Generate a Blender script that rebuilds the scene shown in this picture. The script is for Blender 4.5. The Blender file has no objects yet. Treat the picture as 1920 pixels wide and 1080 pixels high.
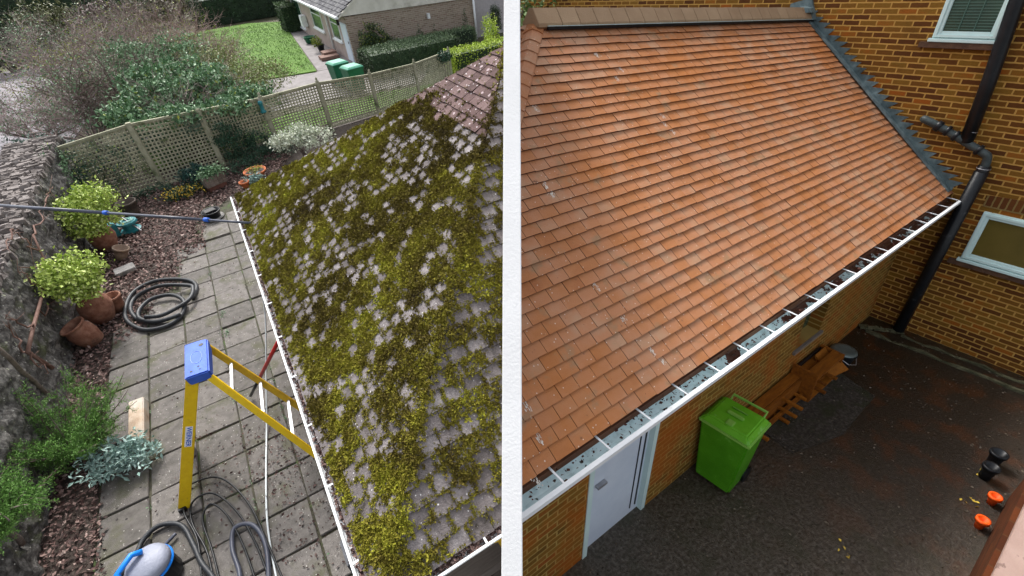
import bpy, bmesh, math, random
import numpy as np
from mathutils import Matrix, Vector, noise as mnoise

rad = math.radians
rng = np.random.default_rng(11)
random.seed(5)
SC = bpy.context.scene
COL = SC.collection

# ------------------------------------------------------------------ camera, sky, sun, exposure
CAM_H = 4.88
PITCH = rad(31)
cam_d = bpy.data.cameras.new('camera')
cam = bpy.data.objects.new('camera', cam_d)
COL.objects.link(cam)
cam_d.sensor_width = 36
cam_d.lens = 36 * 900 / 1920
cam_d.clip_start = 0.05
cam_d.clip_end = 500
cam.location = (0, 0, CAM_H)
cam.rotation_euler = (rad(90) - PITCH, 0, 0)
SC.camera = cam

SUN_EL, SUN_AZ = rad(52), rad(-35)
w = bpy.data.worlds.new('World')
SC.world = w
w.use_nodes = True
nt = w.node_tree
bg = nt.nodes['Background']
sky = nt.nodes.new('ShaderNodeTexSky')
sky.sky_type = 'NISHITA'
sky.sun_disc = False
sky.sun_elevation = SUN_EL
sky.sun_rotation = SUN_AZ
sky.air_density = 1.0
sky.dust_density = 4.0
sky.ozone_density = 1.0
hs = nt.nodes.new('ShaderNodeHueSaturation')
hs.inputs['Saturation'].default_value = 0.25      # overcast: a grey-white sky
nt.links.new(sky.outputs[0], hs.inputs['Color'])
nt.links.new(hs.outputs[0], bg.inputs['Color'])
bg.inputs['Strength'].default_value = 0.13
sun_d = bpy.data.lights.new('sun', 'SUN')
sun_d.energy = 1.5
sun_d.angle = rad(12)
sun_d.color = (1, 0.96, 0.9)
sun = bpy.data.objects.new('sun', sun_d)
COL.objects.link(sun)
sd = Vector((math.sin(SUN_AZ) * math.cos(SUN_EL), math.cos(SUN_AZ) * math.cos(SUN_EL), math.sin(SUN_EL)))
sun.rotation_euler = sd.to_track_quat('Z', 'Y').to_euler()
SC.view_settings.view_transform = 'Standard'
SC.view_settings.look = 'None'
SC.view_settings.exposure = 1.22
SC.view_settings.gamma = 1
SC.cycles.max_bounces = 6

# ------------------------------------------------------------------ the two plots: each has its own slope
def camR(p, r):
    p, r = rad(p), rad(r)
    s, c = math.sin(p), math.cos(p)
    return (np.array([[math.cos(r), -math.sin(r), 0], [math.sin(r), math.cos(r), 0], [0, 0, 1.]])
            @ np.array([[1, 0, 0], [0, s, c], [0, c, -s.real]]))
def Rz(a):
    return np.array([[math.cos(a), -math.sin(a), 0], [math.sin(a), math.cos(a), 0], [0, 0, 1.]])
MC = camR(31, 0)
class Plot:
    """ground frame of one plot; hit() reads a point off the photograph on a known plane"""
    def __init__(s, pitch, roll, O, yaw):
        s.M = camR(pitch, roll) @ Rz(yaw)
        s.cam = -(Rz(yaw).T @ np.array(O, float))
        R = MC.T @ s.M
        T = Matrix([list(r) + [0] for r in R] + [[0, 0, 0, 1]])
        s.T = Matrix.Translation((0, 0, CAM_H)) @ T @ Matrix.Translation(-Vector(s.cam))
    def hit(s, x, y, ax, val):
        d = s.M.T @ np.array([(x - 960) / 900, (540 - y) / 900, 1])
        return s.cam + d * ((val - s.cam[ax]) / d[ax])
k = .8
L = Plot(39, 5, [-1.202 * k, 1.384 * k, -6.391 * k], .499)
R = Plot(31, 1.5, [6.505, 6.5, -4.88], .633)
W0 = Plot(31, 0, [0, 0, -CAM_H], 0); W0.T = Matrix.Identity(4)
LW, LZ, LA = 6.42, 1.895, 3.95

# ------------------------------------------------------------------ mesh helpers
class MB:
    def __init__(s): s.V = []; s.F = []; s.S = []; s.R = []; s.n = 0
    def raw(s, v, loops, sizes, r):
        v = np.asarray(v, float).reshape(-1, 3)
        loops = np.asarray(loops, int).ravel(); sizes = np.asarray(sizes, int).ravel()
        s.V.append(v); s.F.append(loops + s.n); s.S.append(sizes)
        s.R.append(np.broadcast_to(np.asarray(r, float), (len(sizes),)).copy()); s.n += len(v)
        return s
    def faces(s, v, fs, r=None):
        r = rng.random() if r is None else r
        return s.raw(v, [i for f in fs for i in f], [len(f) for f in fs], r)
    def hexa(s, p, r=None):      # 8 points: 0-3 bottom ring, 4-7 top ring
        return s.faces(p, [(3, 2, 1, 0), (4, 5, 6, 7), (0, 1, 5, 4), (1, 2, 6, 5), (2, 3, 7, 6), (3, 0, 4, 7)], r)
    def box(s, a, b, r=None, rz=0, j=0):
        x0, y0, z0 = a; x1, y1, z1 = b
        p = np.array([(x0, y0, z0), (x1, y0, z0), (x1, y1, z0), (x0, y1, z0), (x0, y0, z1), (x1, y0, z1), (x1, y1, z1), (x0, y1, z1)], float)
        if j: p = p + rng.normal(size=p.shape) * j
        if rz:
            c = p.mean(0); p = (p - c) @ Rz(rz).T + c
        return s.hexa(p, r)
    def bar(s, p, q, wd, h, up=(0, 0, 1), r=None):
        p = np.array(p, float); q = np.array(q, float); d = q - p; d /= np.linalg.norm(d)
        x = np.cross(d, up); x /= np.linalg.norm(x); y = np.cross(x, d)
        x *= wd / 2; y *= h / 2
        return s.hexa([p - x - y, p + x - y, q + x - y, q - x - y, p - x + y, p + x + y, q + x + y, q - x + y], r)
    def prism(s, pts, off, r=None):
        p = np.array(pts, float); n = len(p); q = p + np.array(off, float)
        fs = [tuple(range(n))[::-1], tuple(range(n, 2 * n))] + [(i, (i + 1) % n, n + (i + 1) % n, n + i) for i in range(n)]
        return s.faces(np.vstack([p, q]), fs, r)
    def tube(s, pts, rad_, n=6, closed=False, r=None, cap=True):
        P = np.array(pts, float); m = len(P)
        rr = np.broadcast_to(np.asarray(rad_, float), (m,))
        if closed: T = np.roll(P, -1, 0) - np.roll(P, 1, 0)
        else: T = np.gradient(P, axis=0)
        T /= np.linalg.norm(T, axis=1)[:, None] + 1e-12
        up = np.array([0.13, 0.21, 1.]) if abs(T[0][2]) < .9 else np.array([1., .2, 0])
        x = np.cross(T[0], up); x /= np.linalg.norm(x); ring = []
        a = np.arange(n) * 2 * math.pi / n
        for i in range(m):
            x = x - T[i] * (x @ T[i]); x /= np.linalg.norm(x); y = np.cross(T[i], x)
            ring.append(P[i] + rr[i] * (np.cos(a)[:, None] * x + np.sin(a)[:, None] * y))
        V = np.vstack(ring); fs = []
        for i in range(m if closed else m - 1):
            b = (i + 1) % m
            for k2 in range(n): fs.append((i * n + k2, i * n + (k2 + 1) % n, b * n + (k2 + 1) % n, b * n + k2))
        if cap and not closed: fs += [tuple(range(n))[::-1], tuple(range((m - 1) * n, m * n))]
        return s.faces(V, fs, r)
    def lathe(s, prof, c=(0, 0, 0), n=24, r=None, sx=1, wob=0):
        pr = np.array(prof, float); m = len(pr); a = np.arange(n) * 2 * math.pi / n
        V = np.vstack([np.c_[p[0] * np.cos(a) * sx, p[0] * np.sin(a), np.full(n, p[1])] for p in pr]) + np.array(c)
        if wob: V += rng.normal(size=V.shape) * wob
        fs = [(i * n + k2, i * n + (k2 + 1) % n, (i + 1) * n + (k2 + 1) % n, (i + 1) * n + k2) for i in range(m - 1) for k2 in range(n)]
        if pr[0][0] > 1e-4: fs.append(tuple(range(n))[::-1])
        if pr[-1][0] > 1e-4: fs.append(tuple(range((m - 1) * n, m * n)))
        return s.faces(V, fs, r)
    def leaves(s, C, size, asp=.5, nrm=None, flat=0., r=None, fold=.25):
        """one four-sided folded leaf per centre"""
        C = np.asarray(C, float); n = len(C)
        if n == 0: return s
        size = np.broadcast_to(np.asarray(size, float), (n,))
        d = rng.normal(size=(n, 3)); d[:, 2] *= (1 - flat)
        d /= np.linalg.norm(d, axis=1)[:, None]
        nn = rng.normal(size=(n, 3)) + (np.array([0, 0, 1.2]) if nrm is None else nrm)
        x = np.cross(d, nn); x /= np.linalg.norm(x, axis=1)[:, None] + 1e-9
        z = np.cross(x, d)
        l = size[:, None]
        p0 = C; p1 = C + d * l * .5 + x * l * asp * .5 + z * l * fold * .5
        p2 = C + d * l; p3 = C + d * l * .5 - x * l * asp * .5 + z * l * fold * .5
        V = np.stack([p0, p1, p2, p3], 1).reshape(-1, 3)
        b = np.arange(n)[:, None] * 4
        F = np.concatenate([b + [0, 1, 2], b + [0, 2, 3]], 1)
        rv = rng.random(n) if r is None else np.broadcast_to(r, (n,))
        return s.raw(V, F, np.full(2 * n, 3), np.repeat(rv, 2))
    def build(s, name, m, parent=None, smooth=False, plot=None, clip=0, base=(0, 0, 0), bev=0):
        me = bpy.data.meshes.new(name)
        V = np.vstack(s.V) - np.array(base, float); Fl = np.concatenate(s.F); Sz = np.concatenate(s.S); Rr = np.concatenate(s.R)
        me.vertices.add(len(V)); me.vertices.foreach_set('co', V.ravel())
        me.loops.add(len(Fl)); me.loops.foreach_set('vertex_index', Fl)
        me.polygons.add(len(Sz)); st = np.concatenate([[0], np.cumsum(Sz)[:-1]])
        me.polygons.foreach_set('loop_start', st)
        at = me.attributes.new('rnd', 'FLOAT', 'FACE'); at.data.foreach_set('value', Rr)
        me.update(calc_edges=True); me.validate()
        me.materials.append(m)
        o = bpy.data.objects.new(name, me); COL.objects.link(o)
        if parent is not None: o.parent = parent
        elif plot is not None: o.matrix_world = plot.T @ Matrix.Translation(Vector([float(t) for t in base]))
        if clip:
            top = parent
            while top is not None and top.parent is not None: top = top.parent
            mw = (top.matrix_world if top is not None else o.matrix_world)
            inv = mw.inverted(); co = inv @ Vector((clip * .025, 0, 0)); no = (mw.to_3x3().transposed() @ Vector((1, 0, 0))) * clip
            bm = bmesh.new(); bm.from_mesh(me)
            bmesh.ops.bisect_plane(bm, geom=bm.verts[:] + bm.edges[:] + bm.faces[:], plane_co=co, plane_no=no, clear_inner=True)
            bm.to_mesh(me); bm.free()
        if bev:
            bm = bmesh.new(); bm.from_mesh(me)
            bmesh.ops.bevel(bm, geom=bm.edges[:], offset=bev, segments=2, affect='EDGES', clamp_overlap=True)
            bm.to_mesh(me); bm.free()
        me.polygons.foreach_set('use_smooth', np.full(len(me.polygons), bool(smooth))); me.update()
        return o

def tag(o, label, cat, group=None, kind=None):
    if label: o['label'] = label
    if cat: o['category'] = cat
    if group: o['group'] = group
    if kind: o['kind'] = kind
    return o
def thing(name, label, cat, plot, loc=(0, 0, 0), rz=0, group=None):
    o = bpy.data.objects.new(name, None); COL.objects.link(o)
    o.empty_display_size = .1
    o.matrix_world = plot.T @ Matrix.Translation(Vector([float(t) for t in loc])) @ Matrix.Rotation(rz, 4, 'Z')
    return tag(o, label, cat, group)

# ------------------------------------------------------------------ materials
def ramp(nt, fac, cols, pos=None, interp='LINEAR'):
    n = nt.nodes.new('ShaderNodeValToRGB'); cr = n.color_ramp; cr.interpolation = interp
    pos = pos or [i / (len(cols) - 1) for i in range(len(cols))]
    while len(cr.elements) < len(cols): cr.elements.new(.5)
    for e, c, p in zip(cr.elements, cols, pos): e.position = p; e.color = (c[0], c[1], c[2], 1)
    nt.links.new(fac, n.inputs[0]); return n.outputs[0]
def mathn(nt, op, a, b=None, clamp=False):
    n = nt.nodes.new('ShaderNodeMath'); n.operation = op; n.use_clamp = clamp
    for i, v in enumerate((a, b)):
        if v is None: continue
        if isinstance(v, (int, float)): n.inputs[i].default_value = v
        else: nt.links.new(v, n.inputs[i])
    return n.outputs[0]
def mixc(nt, fac, a, b, mode='MIX'):
    n = nt.nodes.new('ShaderNodeMix'); n.data_type = 'RGBA'; n.blend_type = mode
    for sock, v in ((n.inputs[0], fac), (n.inputs[6], a), (n.inputs[7], b)):
        if isinstance(v, (int, float)): sock.default_value = v
        elif isinstance(v, tuple): sock.default_value = (v[0], v[1], v[2], 1)
        else: nt.links.new(v, sock)
    return n.outputs[2]
def noise(nt, vec, scale, detail=5, rough=.6):
    n = nt.nodes.new('ShaderNodeTexNoise'); n.inputs['Scale'].default_value = scale
    n.inputs['Detail'].default_value = detail; n.inputs['Roughness'].default_value = rough
    nt.links.new(vec, n.inputs['Vector']); return n.outputs['Fac']
def newmat(name):
    m = bpy.data.materials.new(name); m.use_nodes = True; nt = m.node_tree
    b = nt.nodes['Principled BSDF']; tc = nt.nodes.new('ShaderNodeTexCoord')
    return m, nt, b, tc.outputs['Object']
def M(name, cols, scale=6, attr=0., rough=.8, bump=.3, bscale=40, spots=None, patches=None, metal=0, stretch=None, spec=.3, coat=0, pos=None, lo=.3, hi=.7, trans=0):
    m, nt, b, vec = newmat(name)
    if stretch:
        mp = nt.nodes.new('ShaderNodeMapping'); mp.inputs['Scale'].default_value = stretch
        nt.links.new(vec, mp.inputs[0]); vec = mp.outputs[0]
    f = noise(nt, vec, scale)
    mr = nt.nodes.new('ShaderNodeMapRange'); mr.inputs[1].default_value = lo; mr.inputs[2].default_value = hi
    nt.links.new(f, mr.inputs[0]); f = mr.outputs[0]
    if attr:
        a = nt.nodes.new('ShaderNodeAttribute'); a.attribute_name = 'rnd'
        f = mathn(nt, 'ADD', mathn(nt, 'MULTIPLY', f, 1 - attr), mathn(nt, 'MULTIPLY', a.outputs['Fac'], attr))
    c = ramp(nt, f, cols, pos)
    for pt in (patches or []):      # (colour, scale, threshold, softness)
        n2 = noise(nt, vec, pt[1], 6)
        k2 = nt.nodes.new('ShaderNodeMapRange'); k2.inputs[1].default_value = pt[2]; k2.inputs[2].default_value = pt[2] + pt[3]
        nt.links.new(n2, k2.inputs[0]); c = mixc(nt, k2.outputs[0], c, pt[0])
    for sp in (spots or []):        # (colour, scale, radius, share)
        v = nt.nodes.new('ShaderNodeTexVoronoi'); v.inputs['Scale'].default_value = sp[1]; nt.links.new(vec, v.inputs['Vector'])
        wv = mathn(nt, 'ADD', v.outputs['Distance'], mathn(nt, 'MULTIPLY', noise(nt, vec, sp[1] * 4, 2), .25))
        k2 = mathn(nt, 'LESS_THAN', wv, sp[2] + .12)
        sc = nt.nodes.new('ShaderNodeSeparateColor'); nt.links.new(v.outputs['Color'], sc.inputs[0])
        k3 = mathn(nt, 'LESS_THAN', sc.outputs[0], sp[3])
        c = mixc(nt, mathn(nt, 'MULTIPLY', mathn(nt, 'MULTIPLY', k2, k3), .85), c, sp[0])
    nt.links.new(c, b.inputs['Base Color'])
    b.inputs['Roughness'].default_value = rough; b.inputs['Metallic'].default_value = metal
    b.inputs['Specular IOR Level'].default_value = spec; b.inputs['Coat Weight'].default_value = coat
    if bump:
        bp = nt.nodes.new('ShaderNodeBump'); bp.inputs['Strength'].default_value = bump; bp.inputs['Distance'].default_value = .02
        nt.links.new(noise(nt, vec, bscale, 4), bp.inputs['Height']); nt.links.new(bp.outputs[0], b.inputs['Normal'])
    return m
def brick(name, ax, cols, mortar, bw=.225, bh=.075, mo=.010, dirt=None, rough=.9, bump=.6, pos=None):
    m, nt, b, vec = newmat(name)
    sx = nt.nodes.new('ShaderNodeSeparateXYZ'); nt.links.new(vec, sx.inputs[0])
    cx = nt.nodes.new('ShaderNodeCombineXYZ'); nt.links.new(sx.outputs[ax], cx.inputs[0]); nt.links.new(sx.outputs[2], cx.inputs[1])
    dn = noise(nt, vec, 14, 2)
    off = nt.nodes.new('ShaderNodeVectorMath'); off.operation = 'ADD'; nt.links.new(cx.outputs[0], off.inputs[0])
    oc = nt.nodes.new('ShaderNodeCombineXYZ'); w_ = mathn(nt, 'MULTIPLY', mathn(nt, 'SUBTRACT', dn, .5), .012)
    nt.links.new(w_, oc.inputs[0]); nt.links.new(w_, oc.inputs[1]); nt.links.new(oc.outputs[0], off.inputs[1])
    t = nt.nodes.new('ShaderNodeTexBrick'); nt.links.new(off.outputs[0], t.inputs['Vector'])
    t.inputs['Scale'].default_value = 1; t.inputs['Brick Width'].default_value = bw; t.inputs['Row Height'].default_value = bh
    t.inputs['Mortar Size'].default_value = mo; t.inputs['Mortar Smooth'].default_value = .2; t.inputs['Bias'].default_value = 0
    t.inputs['Color1'].default_value = (0, 0, 0, 1); t.inputs['Color2'].default_value = (1, 1, 1, 1)
    f = mathn(nt, 'ADD', mathn(nt, 'MULTIPLY', t.outputs['Color'], .8), mathn(nt, 'MULTIPLY', noise(nt, vec, 9), .3), True)
    c = ramp(nt, f, cols, pos)
    c = mixc(nt, mathn(nt, 'MULTIPLY', noise(nt, vec, 60, 3), .5), c, (.02, .012, .006), 'MIX')
    mc = mixc(nt, noise(nt, vec, 3), mortar, tuple(x * .55 for x in mortar))
    c = mixc(nt, t.outputs['Fac'], c, mc)
    for pt in (dirt or []):
        n2 = noise(nt, vec, pt[1], 6)
        k2 = nt.nodes.new('ShaderNodeMapRange'); k2.inputs[1].default_value = pt[2]; k2.inputs[2].default_value = pt[2] + pt[3]
        nt.links.new(n2, k2.inputs[0]); c = mixc(nt, mathn(nt, 'MULTIPLY', k2.outputs[0], .7), c, pt[0])
    nt.links.new(c, b.inputs['Base Color']); b.inputs['Roughness'].default_value = rough; b.inputs['Specular IOR Level'].default_value = .2
    bp = nt.nodes.new('ShaderNodeBump'); bp.inputs['Strength'].default_value = bump; bp.inputs['Distance'].default_value = .012
    h = mathn(nt, 'ADD', mathn(nt, 'SUBTRACT', 1, t.outputs['Fac']), mathn(nt, 'MULTIPLY', noise(nt, vec, 70, 4), .5))
    nt.links.new(h, bp.inputs['Height']); nt.links.new(bp.outputs[0], b.inputs['Normal'])
    return m

WHITE = M('white_plastic', [(.72, .75, .78), (.8, .83, .85)], 3, rough=.4, bump=.05, patches=[((.35, .36, .33), 5, .6, .2)])
CLEANW = M('masonry_white', [(.78, .78, .78), (.85, .85, .85)], 2, rough=.7, bump=.15, bscale=60)
PATIO = M('paving_stone', [(.075, .07, .062), (.15, .138, .128), (.24, .22, .205)], 9, .45, .85, .5, 90,
          spots=[((.5, .48, .45), 28, .16, .35), ((.03, .025, .025), 9, .14, .35)], patches=[((.10, .10, .06), 2.6, .52, .18), ((.05, .045, .04), 9, .62, .12)])
JOINT = M('joint_soil', [(.03, .028, .018), (.07, .065, .04)], 20, bump=.6, patches=[((.05, .08, .02), 4, .55, .1)])
SOIL = M('dark_soil', [(.035, .026, .022), (.08, .06, .05)], 12, bump=.8)
BARK = M('bark_chip', [(.04, .024, .022), (.12, .07, .062), (.27, .18, .16), (.48, .38, .34)], 30, .85, pos=[0, .4, .8, 1])
GRASS = M('lawn_grass', [(.06, .12, .015), (.085, .18, .02), (.12, .22, .035)], 1.2, rough=.9, bump=.6, bscale=120)
ROAD = M('road_tarmac', [(.20, .185, .205), (.30, .28, .305)], 1.2, rough=.7, bump=.4, bscale=60, stretch=(1, .3, 1), patches=[((.12, .11, .115), 2, .52, .2)])
DRIVE = M('drive_concrete', [(.17, .155, .155), (.26, .24, .24)], 2, rough=.8, bump=.3)
EARTH = M('garden_earth', [(.04, .05, .02), (.09, .08, .05), (.06, .09, .025)], 1, bump=.8)
STONE = M('old_stone', [(.018, .016, .015), (.10, .095, .09), (.30, .29, .27)], 13, .3, .95, .9, 45,
          spots=[((.5, .5, .46), 20, .16, .35), ((.36, .38, .28), 8, .15, .3)], patches=[((.06, .07, .03), 2.5, .56, .12)])
COPE = M('coping_stone', [(.07, .06, .055), (.19, .165, .155), (.33, .30, .285)], 13, .5, .9, .7, 40, spots=[((.55, .53, .5), 18, .14, .4)])
TRELLIS = M('trellis_wood', [(.21, .21, .14), (.34, .335, .24), (.45, .44, .33)], 8, .4, .85, .3, 60, patches=[((.12, .15, .07), 3, .56, .12)])
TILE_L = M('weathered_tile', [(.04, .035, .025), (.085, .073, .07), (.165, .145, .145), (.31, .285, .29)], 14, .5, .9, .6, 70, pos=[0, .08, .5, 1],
           spots=[((.7, .69, .68), 26, .13, .4), ((.5, .5, .48), 60, .14, .3), ((.015, .015, .015), 36, .1, .3)])
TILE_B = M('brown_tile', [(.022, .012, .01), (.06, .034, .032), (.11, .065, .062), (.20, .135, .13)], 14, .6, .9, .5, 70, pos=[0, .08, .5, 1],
           spots=[((.62, .58, .6), 22, .19, .5), ((.45, .36, .38), 11, .22, .4)])
def moss_m(n, c): return M(n, c, 5, .55, .95, 0)
MOSS = moss_m('moss', [(.04, .027, .009), (.12, .095, .014), (.23, .21, .022), (.38, .40, .035)])
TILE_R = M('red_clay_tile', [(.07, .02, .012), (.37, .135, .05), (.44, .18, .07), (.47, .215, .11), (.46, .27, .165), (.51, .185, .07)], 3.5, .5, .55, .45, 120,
           spots=[((.78, .72, .64), 34, .15, .22), ((.15, .06, .03), 25, .1, .1)], patches=[((.46, .16, .035), .7, .52, .25), ((.34, .2, .11), 5, .58, .12), ((.2, .09, .05), 11, .66, .08)], pos=[0, .06, .3, .55, .8, 1])
RIDGE = M('ridge_tile_clay', [(.30, .2, .12), (.42, .3, .19)], 5, .5, .85, .5, 80)
DARKW = M('dark_void', [(.012, .009, .008), (.03, .02, .017)], 4, bump=.2)
LEAD = M('lead_flashing', [(.045, .065, .07), (.095, .135, .145), (.19, .25, .26)], 7, .3, .6, .4, 30)
BRICK_R = brick('mustard_brick', 1, [(.075, .022, .007), (.14, .048, .009), (.215, .088, .012), (.27, .135, .018), (.42, .10, .010)], (.60, .34, .085), dirt=[((.05, .028, .006), 1.2, .58, .2)], pos=[0, .3, .55, .8, 1])
BRICK_E = brick('eave_brick', 0, [(.14, .07, .010), (.23, .115, .016), (.30, .15, .022), (.32, .08, .012)], (.46, .31, .09), dirt=[((.34, .085, .006), 1.3, .48, .15)])
BRICK_H = brick('pale_brick', 0, [(.22, .16, .11), (.34, .26, .2), (.42, .34, .27), (.30, .19, .15)], (.48, .43, .37), bump=.3)
RENDER = M('pink_render', [(.36, .29, .26), (.46, .38, .35)], 3, rough=.9, bump=.3)
GREYREN = M('grey_render', [(.36, .34, .35), (.46, .44, .45)], 8, rough=.9, bump=.4, bscale=30)
FASCIA = M('pale_fascia', [(.55, .53, .47), (.7, .68, .62)], 3, rough=.7, patches=[((.4, .38, .32), 2, .58, .15)])
SLATE = M('dark_roof', [(.04, .04, .05), (.10, .10, .11), (.2, .2, .2)], 20, .6, .9, .5, 60, spots=[((.5, .5, .48), 12, .18, .3)])
def yard_mat():
    m, nt, b, vec = newmat('yard_asphalt')
    n1 = noise(nt, vec, 26, 5, .7); n2 = noise(nt, vec, 1.3, 6, .65); n3 = noise(nt, vec, 90, 3); n4 = noise(nt, vec, 2.6, 5)
    sx = nt.nodes.new('ShaderNodeSeparateXYZ'); nt.links.new(vec, sx.inputs[0])
    mr = nt.nodes.new('ShaderNodeMapRange'); mr.inputs[1].default_value = -2.0; mr.inputs[2].default_value = -4.6
    nt.links.new(mathn(nt, 'ADD', sx.outputs[0], mathn(nt, 'MULTIPLY', n2, 1.6)), mr.inputs[0])
    dark = ramp(nt, n1, [(.008, .006, .004), (.022, .014, .008), (.05, .035, .022)], [.25, .5, .8])
    k2 = nt.nodes.new('ShaderNodeMapRange'); k2.inputs[1].default_value = .5; k2.inputs[2].default_value = .62; nt.links.new(n4, k2.inputs[0])
    dark = mixc(nt, mathn(nt, 'MULTIPLY', k2.outputs[0], .7), dark, (.075, .022, .004))
    worn = ramp(nt, n1, [(.012, .008, .005), (.045, .034, .022), (.11, .095, .075), (.26, .25, .24)], [.25, .45, .62, .85])
    k3 = nt.nodes.new('ShaderNodeMapRange'); k3.inputs[1].default_value = .5; k3.inputs[2].default_value = .66; nt.links.new(noise(nt, vec, 3.4, 5), k3.inputs[0])
    worn = mixc(nt, mathn(nt, 'MULTIPLY', k3.outputs[0], .6), worn, (.035, .036, .016))
    c = mixc(nt, mr.outputs[0], dark, worn)
    nt.links.new(c, b.inputs['Base Color']); b.inputs['Roughness'].default_value = .3; b.inputs['Specular IOR Level'].default_value = .5
    bp = nt.nodes.new('ShaderNodeBump'); bp.inputs['Strength'].default_value = .8; bp.inputs['Distance'].default_value = .02
    nt.links.new(mathn(nt, 'ADD', n1, mathn(nt, 'MULTIPLY', n3, .4)), bp.inputs['Height']); nt.links.new(bp.outputs[0], b.inputs['Normal'])
    return m
ASPH = yard_mat()
KERB = M('mossy_concrete', [(.03, .032, .015), (.09, .09, .05), (.16, .15, .09)], 6, bump=.8)
ORWOOD = M('orange_timber', [(.12, .035, .003), (.25, .08, .005), (.36, .13, .01)], 4, .4, .7, .4, 30, stretch=(1, 6, 6))
GREYWOOD = M('grey_timber', [(.10, .08, .065), (.2, .165, .14), (.3, .26, .23)], 4, .5, .9, .5, 30, stretch=(1, 8, 8))
TERRA = M('terracotta', [(.16, .06, .035), (.26, .12, .08), (.34, .19, .13)], 9, rough=.85, bump=.4, patches=[((.09, .05, .04), 4, .56, .15)])
TERRAO = M('orange_terracotta', [(.42, .11, .04), (.52, .16, .06)], 4, rough=.7, bump=.2)
BLACKP = M('black_plastic', [(.006, .007, .009), (.013, .015, .018)], 6, rough=.35, bump=.1, patches=[((.05, .055, .06), 9, .62, .1)])
HOSE = M('hose_rubber', [(.022, .024, .028), (.045, .05, .057)], 30, rough=.45, bump=.2)
POLE = M('pole_carbon', [(.05, .055, .075), (.10, .11, .15)], 4, rough=.3, bump=.05)
BLUE = M('blue_plastic', [(.02, .10, .52), (.03, .14, .62)], 6, rough=.4, bump=.1, patches=[((.1, .18, .5), 9, .6, .15)])
CYANB = M('bright_blue_plastic', [(.01, .22, .85), (.02, .28, .9)], 6, rough=.35, bump=.1)
LADBLUE = M('ladder_cap_blue', [(.035, .10, .50), (.06, .15, .60)], 8, rough=.5, bump=.15)
YEL = M('ladder_yellow', [(.72, .46, .008), (.82, .56, .012)], 12, rough=.5, bump=.15, patches=[((.5, .3, .02), 11, .62, .1)])
YELD = M('ladder_yellow_dark', [(.48, .28, .02), (.66, .42, .02)], 12, rough=.55, bump=.15)  # darker yellow, used on one rear rail
ALU = M('aluminium', [(.3, .3, .32), (.5, .5, .52)], 10, rough=.35, metal=.6, bump=.1)
REDP = M('red_pole', [(.36, .01, .012), (.5, .018, .02)], 5, rough=.4, bump=.05)
GREENB = M('green_bin_plastic', [(.012, .11, .055), (.022, .16, .085)], 4, rough=.45, bump=.15, patches=[((.07, .2, .14), 5, .62, .2)])
GREENBL = M('green_bin_lid', [(.06, .28, .18), (.10, .38, .26)], 4, rough=.4, bump=.1)
LIME = M('lime_bin_plastic', [(.055, .24, .006), (.085, .33, .012)], 4, rough=.4, bump=.2, patches=[((.15, .42, .05), 8, .62, .1)])
LIMEL = M('lime_bin_rim', [(.2, .46, .07), (.28, .54, .10)], 4, rough=.4, bump=.1)
TEAL = M('teal_plastic', [(.02, .16, .19), (.03, .22, .25)], 4, rough=.4, bump=.1)
GREYC = M('grey_cast_stone', [(.16, .155, .15), (.32, .31, .3)], 12, rough=.9, bump=.6)
GLASS = M('window_glass', [(.02, .05, .035), (.04, .09, .06)], 2, rough=.12, bump=0, spec=.8)
GLASSY = M('mustard_reflection', [(.10, .075, .015), (.15, .11, .025)], 2, rough=.2, bump=0, spec=.6)  # mustard base colour paints the reflection into the pane
UPVC = M('frame_upvc', [(.55, .72, .72), (.66, .84, .82)], 2, rough=.35, bump=.03)
DOORW = M('door_white', [(.55, .64, .76), (.68, .76, .86)], 2, rough=.4, bump=.05)
VENT = M('blind_slat', [(.05, .11, .09), (.08, .16, .12)], 2, rough=.5)
BARKT = M('branch_bark', [(.07, .05, .04), (.15, .115, .10), (.26, .21, .19)], 8, .6, .95, .5, 60)
TWIG = M('pale_twig', [(.13, .095, .085), (.32, .25, .235), (.5, .41, .40)], 5, .8, .95, 0)
def leafm(n, c, rough=.55):
    m = M(n, c, 2.5, .7, rough, 0, spec=.35)
    m.node_tree.nodes['Principled BSDF'].inputs['Transmission Weight'].default_value = 0
    return m
LF_GREEN = leafm('leaf_green', [(.03, .06, .03), (.09, .18, .085), (.19, .33, .17), (.44, .58, .40)])
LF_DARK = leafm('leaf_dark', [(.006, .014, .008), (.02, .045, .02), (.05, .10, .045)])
LF_LIME = leafm('leaf_lime', [(.11, .18, .02), (.31, .43, .07), (.52, .63, .15), (.72, .78, .4)])
LF_YEL = leafm('leaf_yellow_green', [(.08, .12, .02), (.22, .28, .04), (.40, .42, .07)])
LF_JUN = leafm('leaf_juniper', [(.03, .06, .015), (.09, .19, .04), (.17, .34, .07), (.25, .42, .12)])
LF_SAGE = leafm('leaf_sage', [(.16, .26, .22), (.32, .46, .42), (.48, .62, .58)])
LF_WHITE = leafm('leaf_variegated', [(.25, .32, .2), (.6, .64, .52), (.78, .8, .7)])
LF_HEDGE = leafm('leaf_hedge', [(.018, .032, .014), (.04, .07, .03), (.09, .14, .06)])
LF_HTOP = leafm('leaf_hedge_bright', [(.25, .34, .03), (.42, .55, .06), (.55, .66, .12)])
PETAL = leafm('petal_yellow', [(.6, .4, .05), (.8, .6, .1)])
IVY = leafm('leaf_ivy', [(.01, .03, .018), (.03, .08, .045), (.07, .16, .09)])

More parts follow.
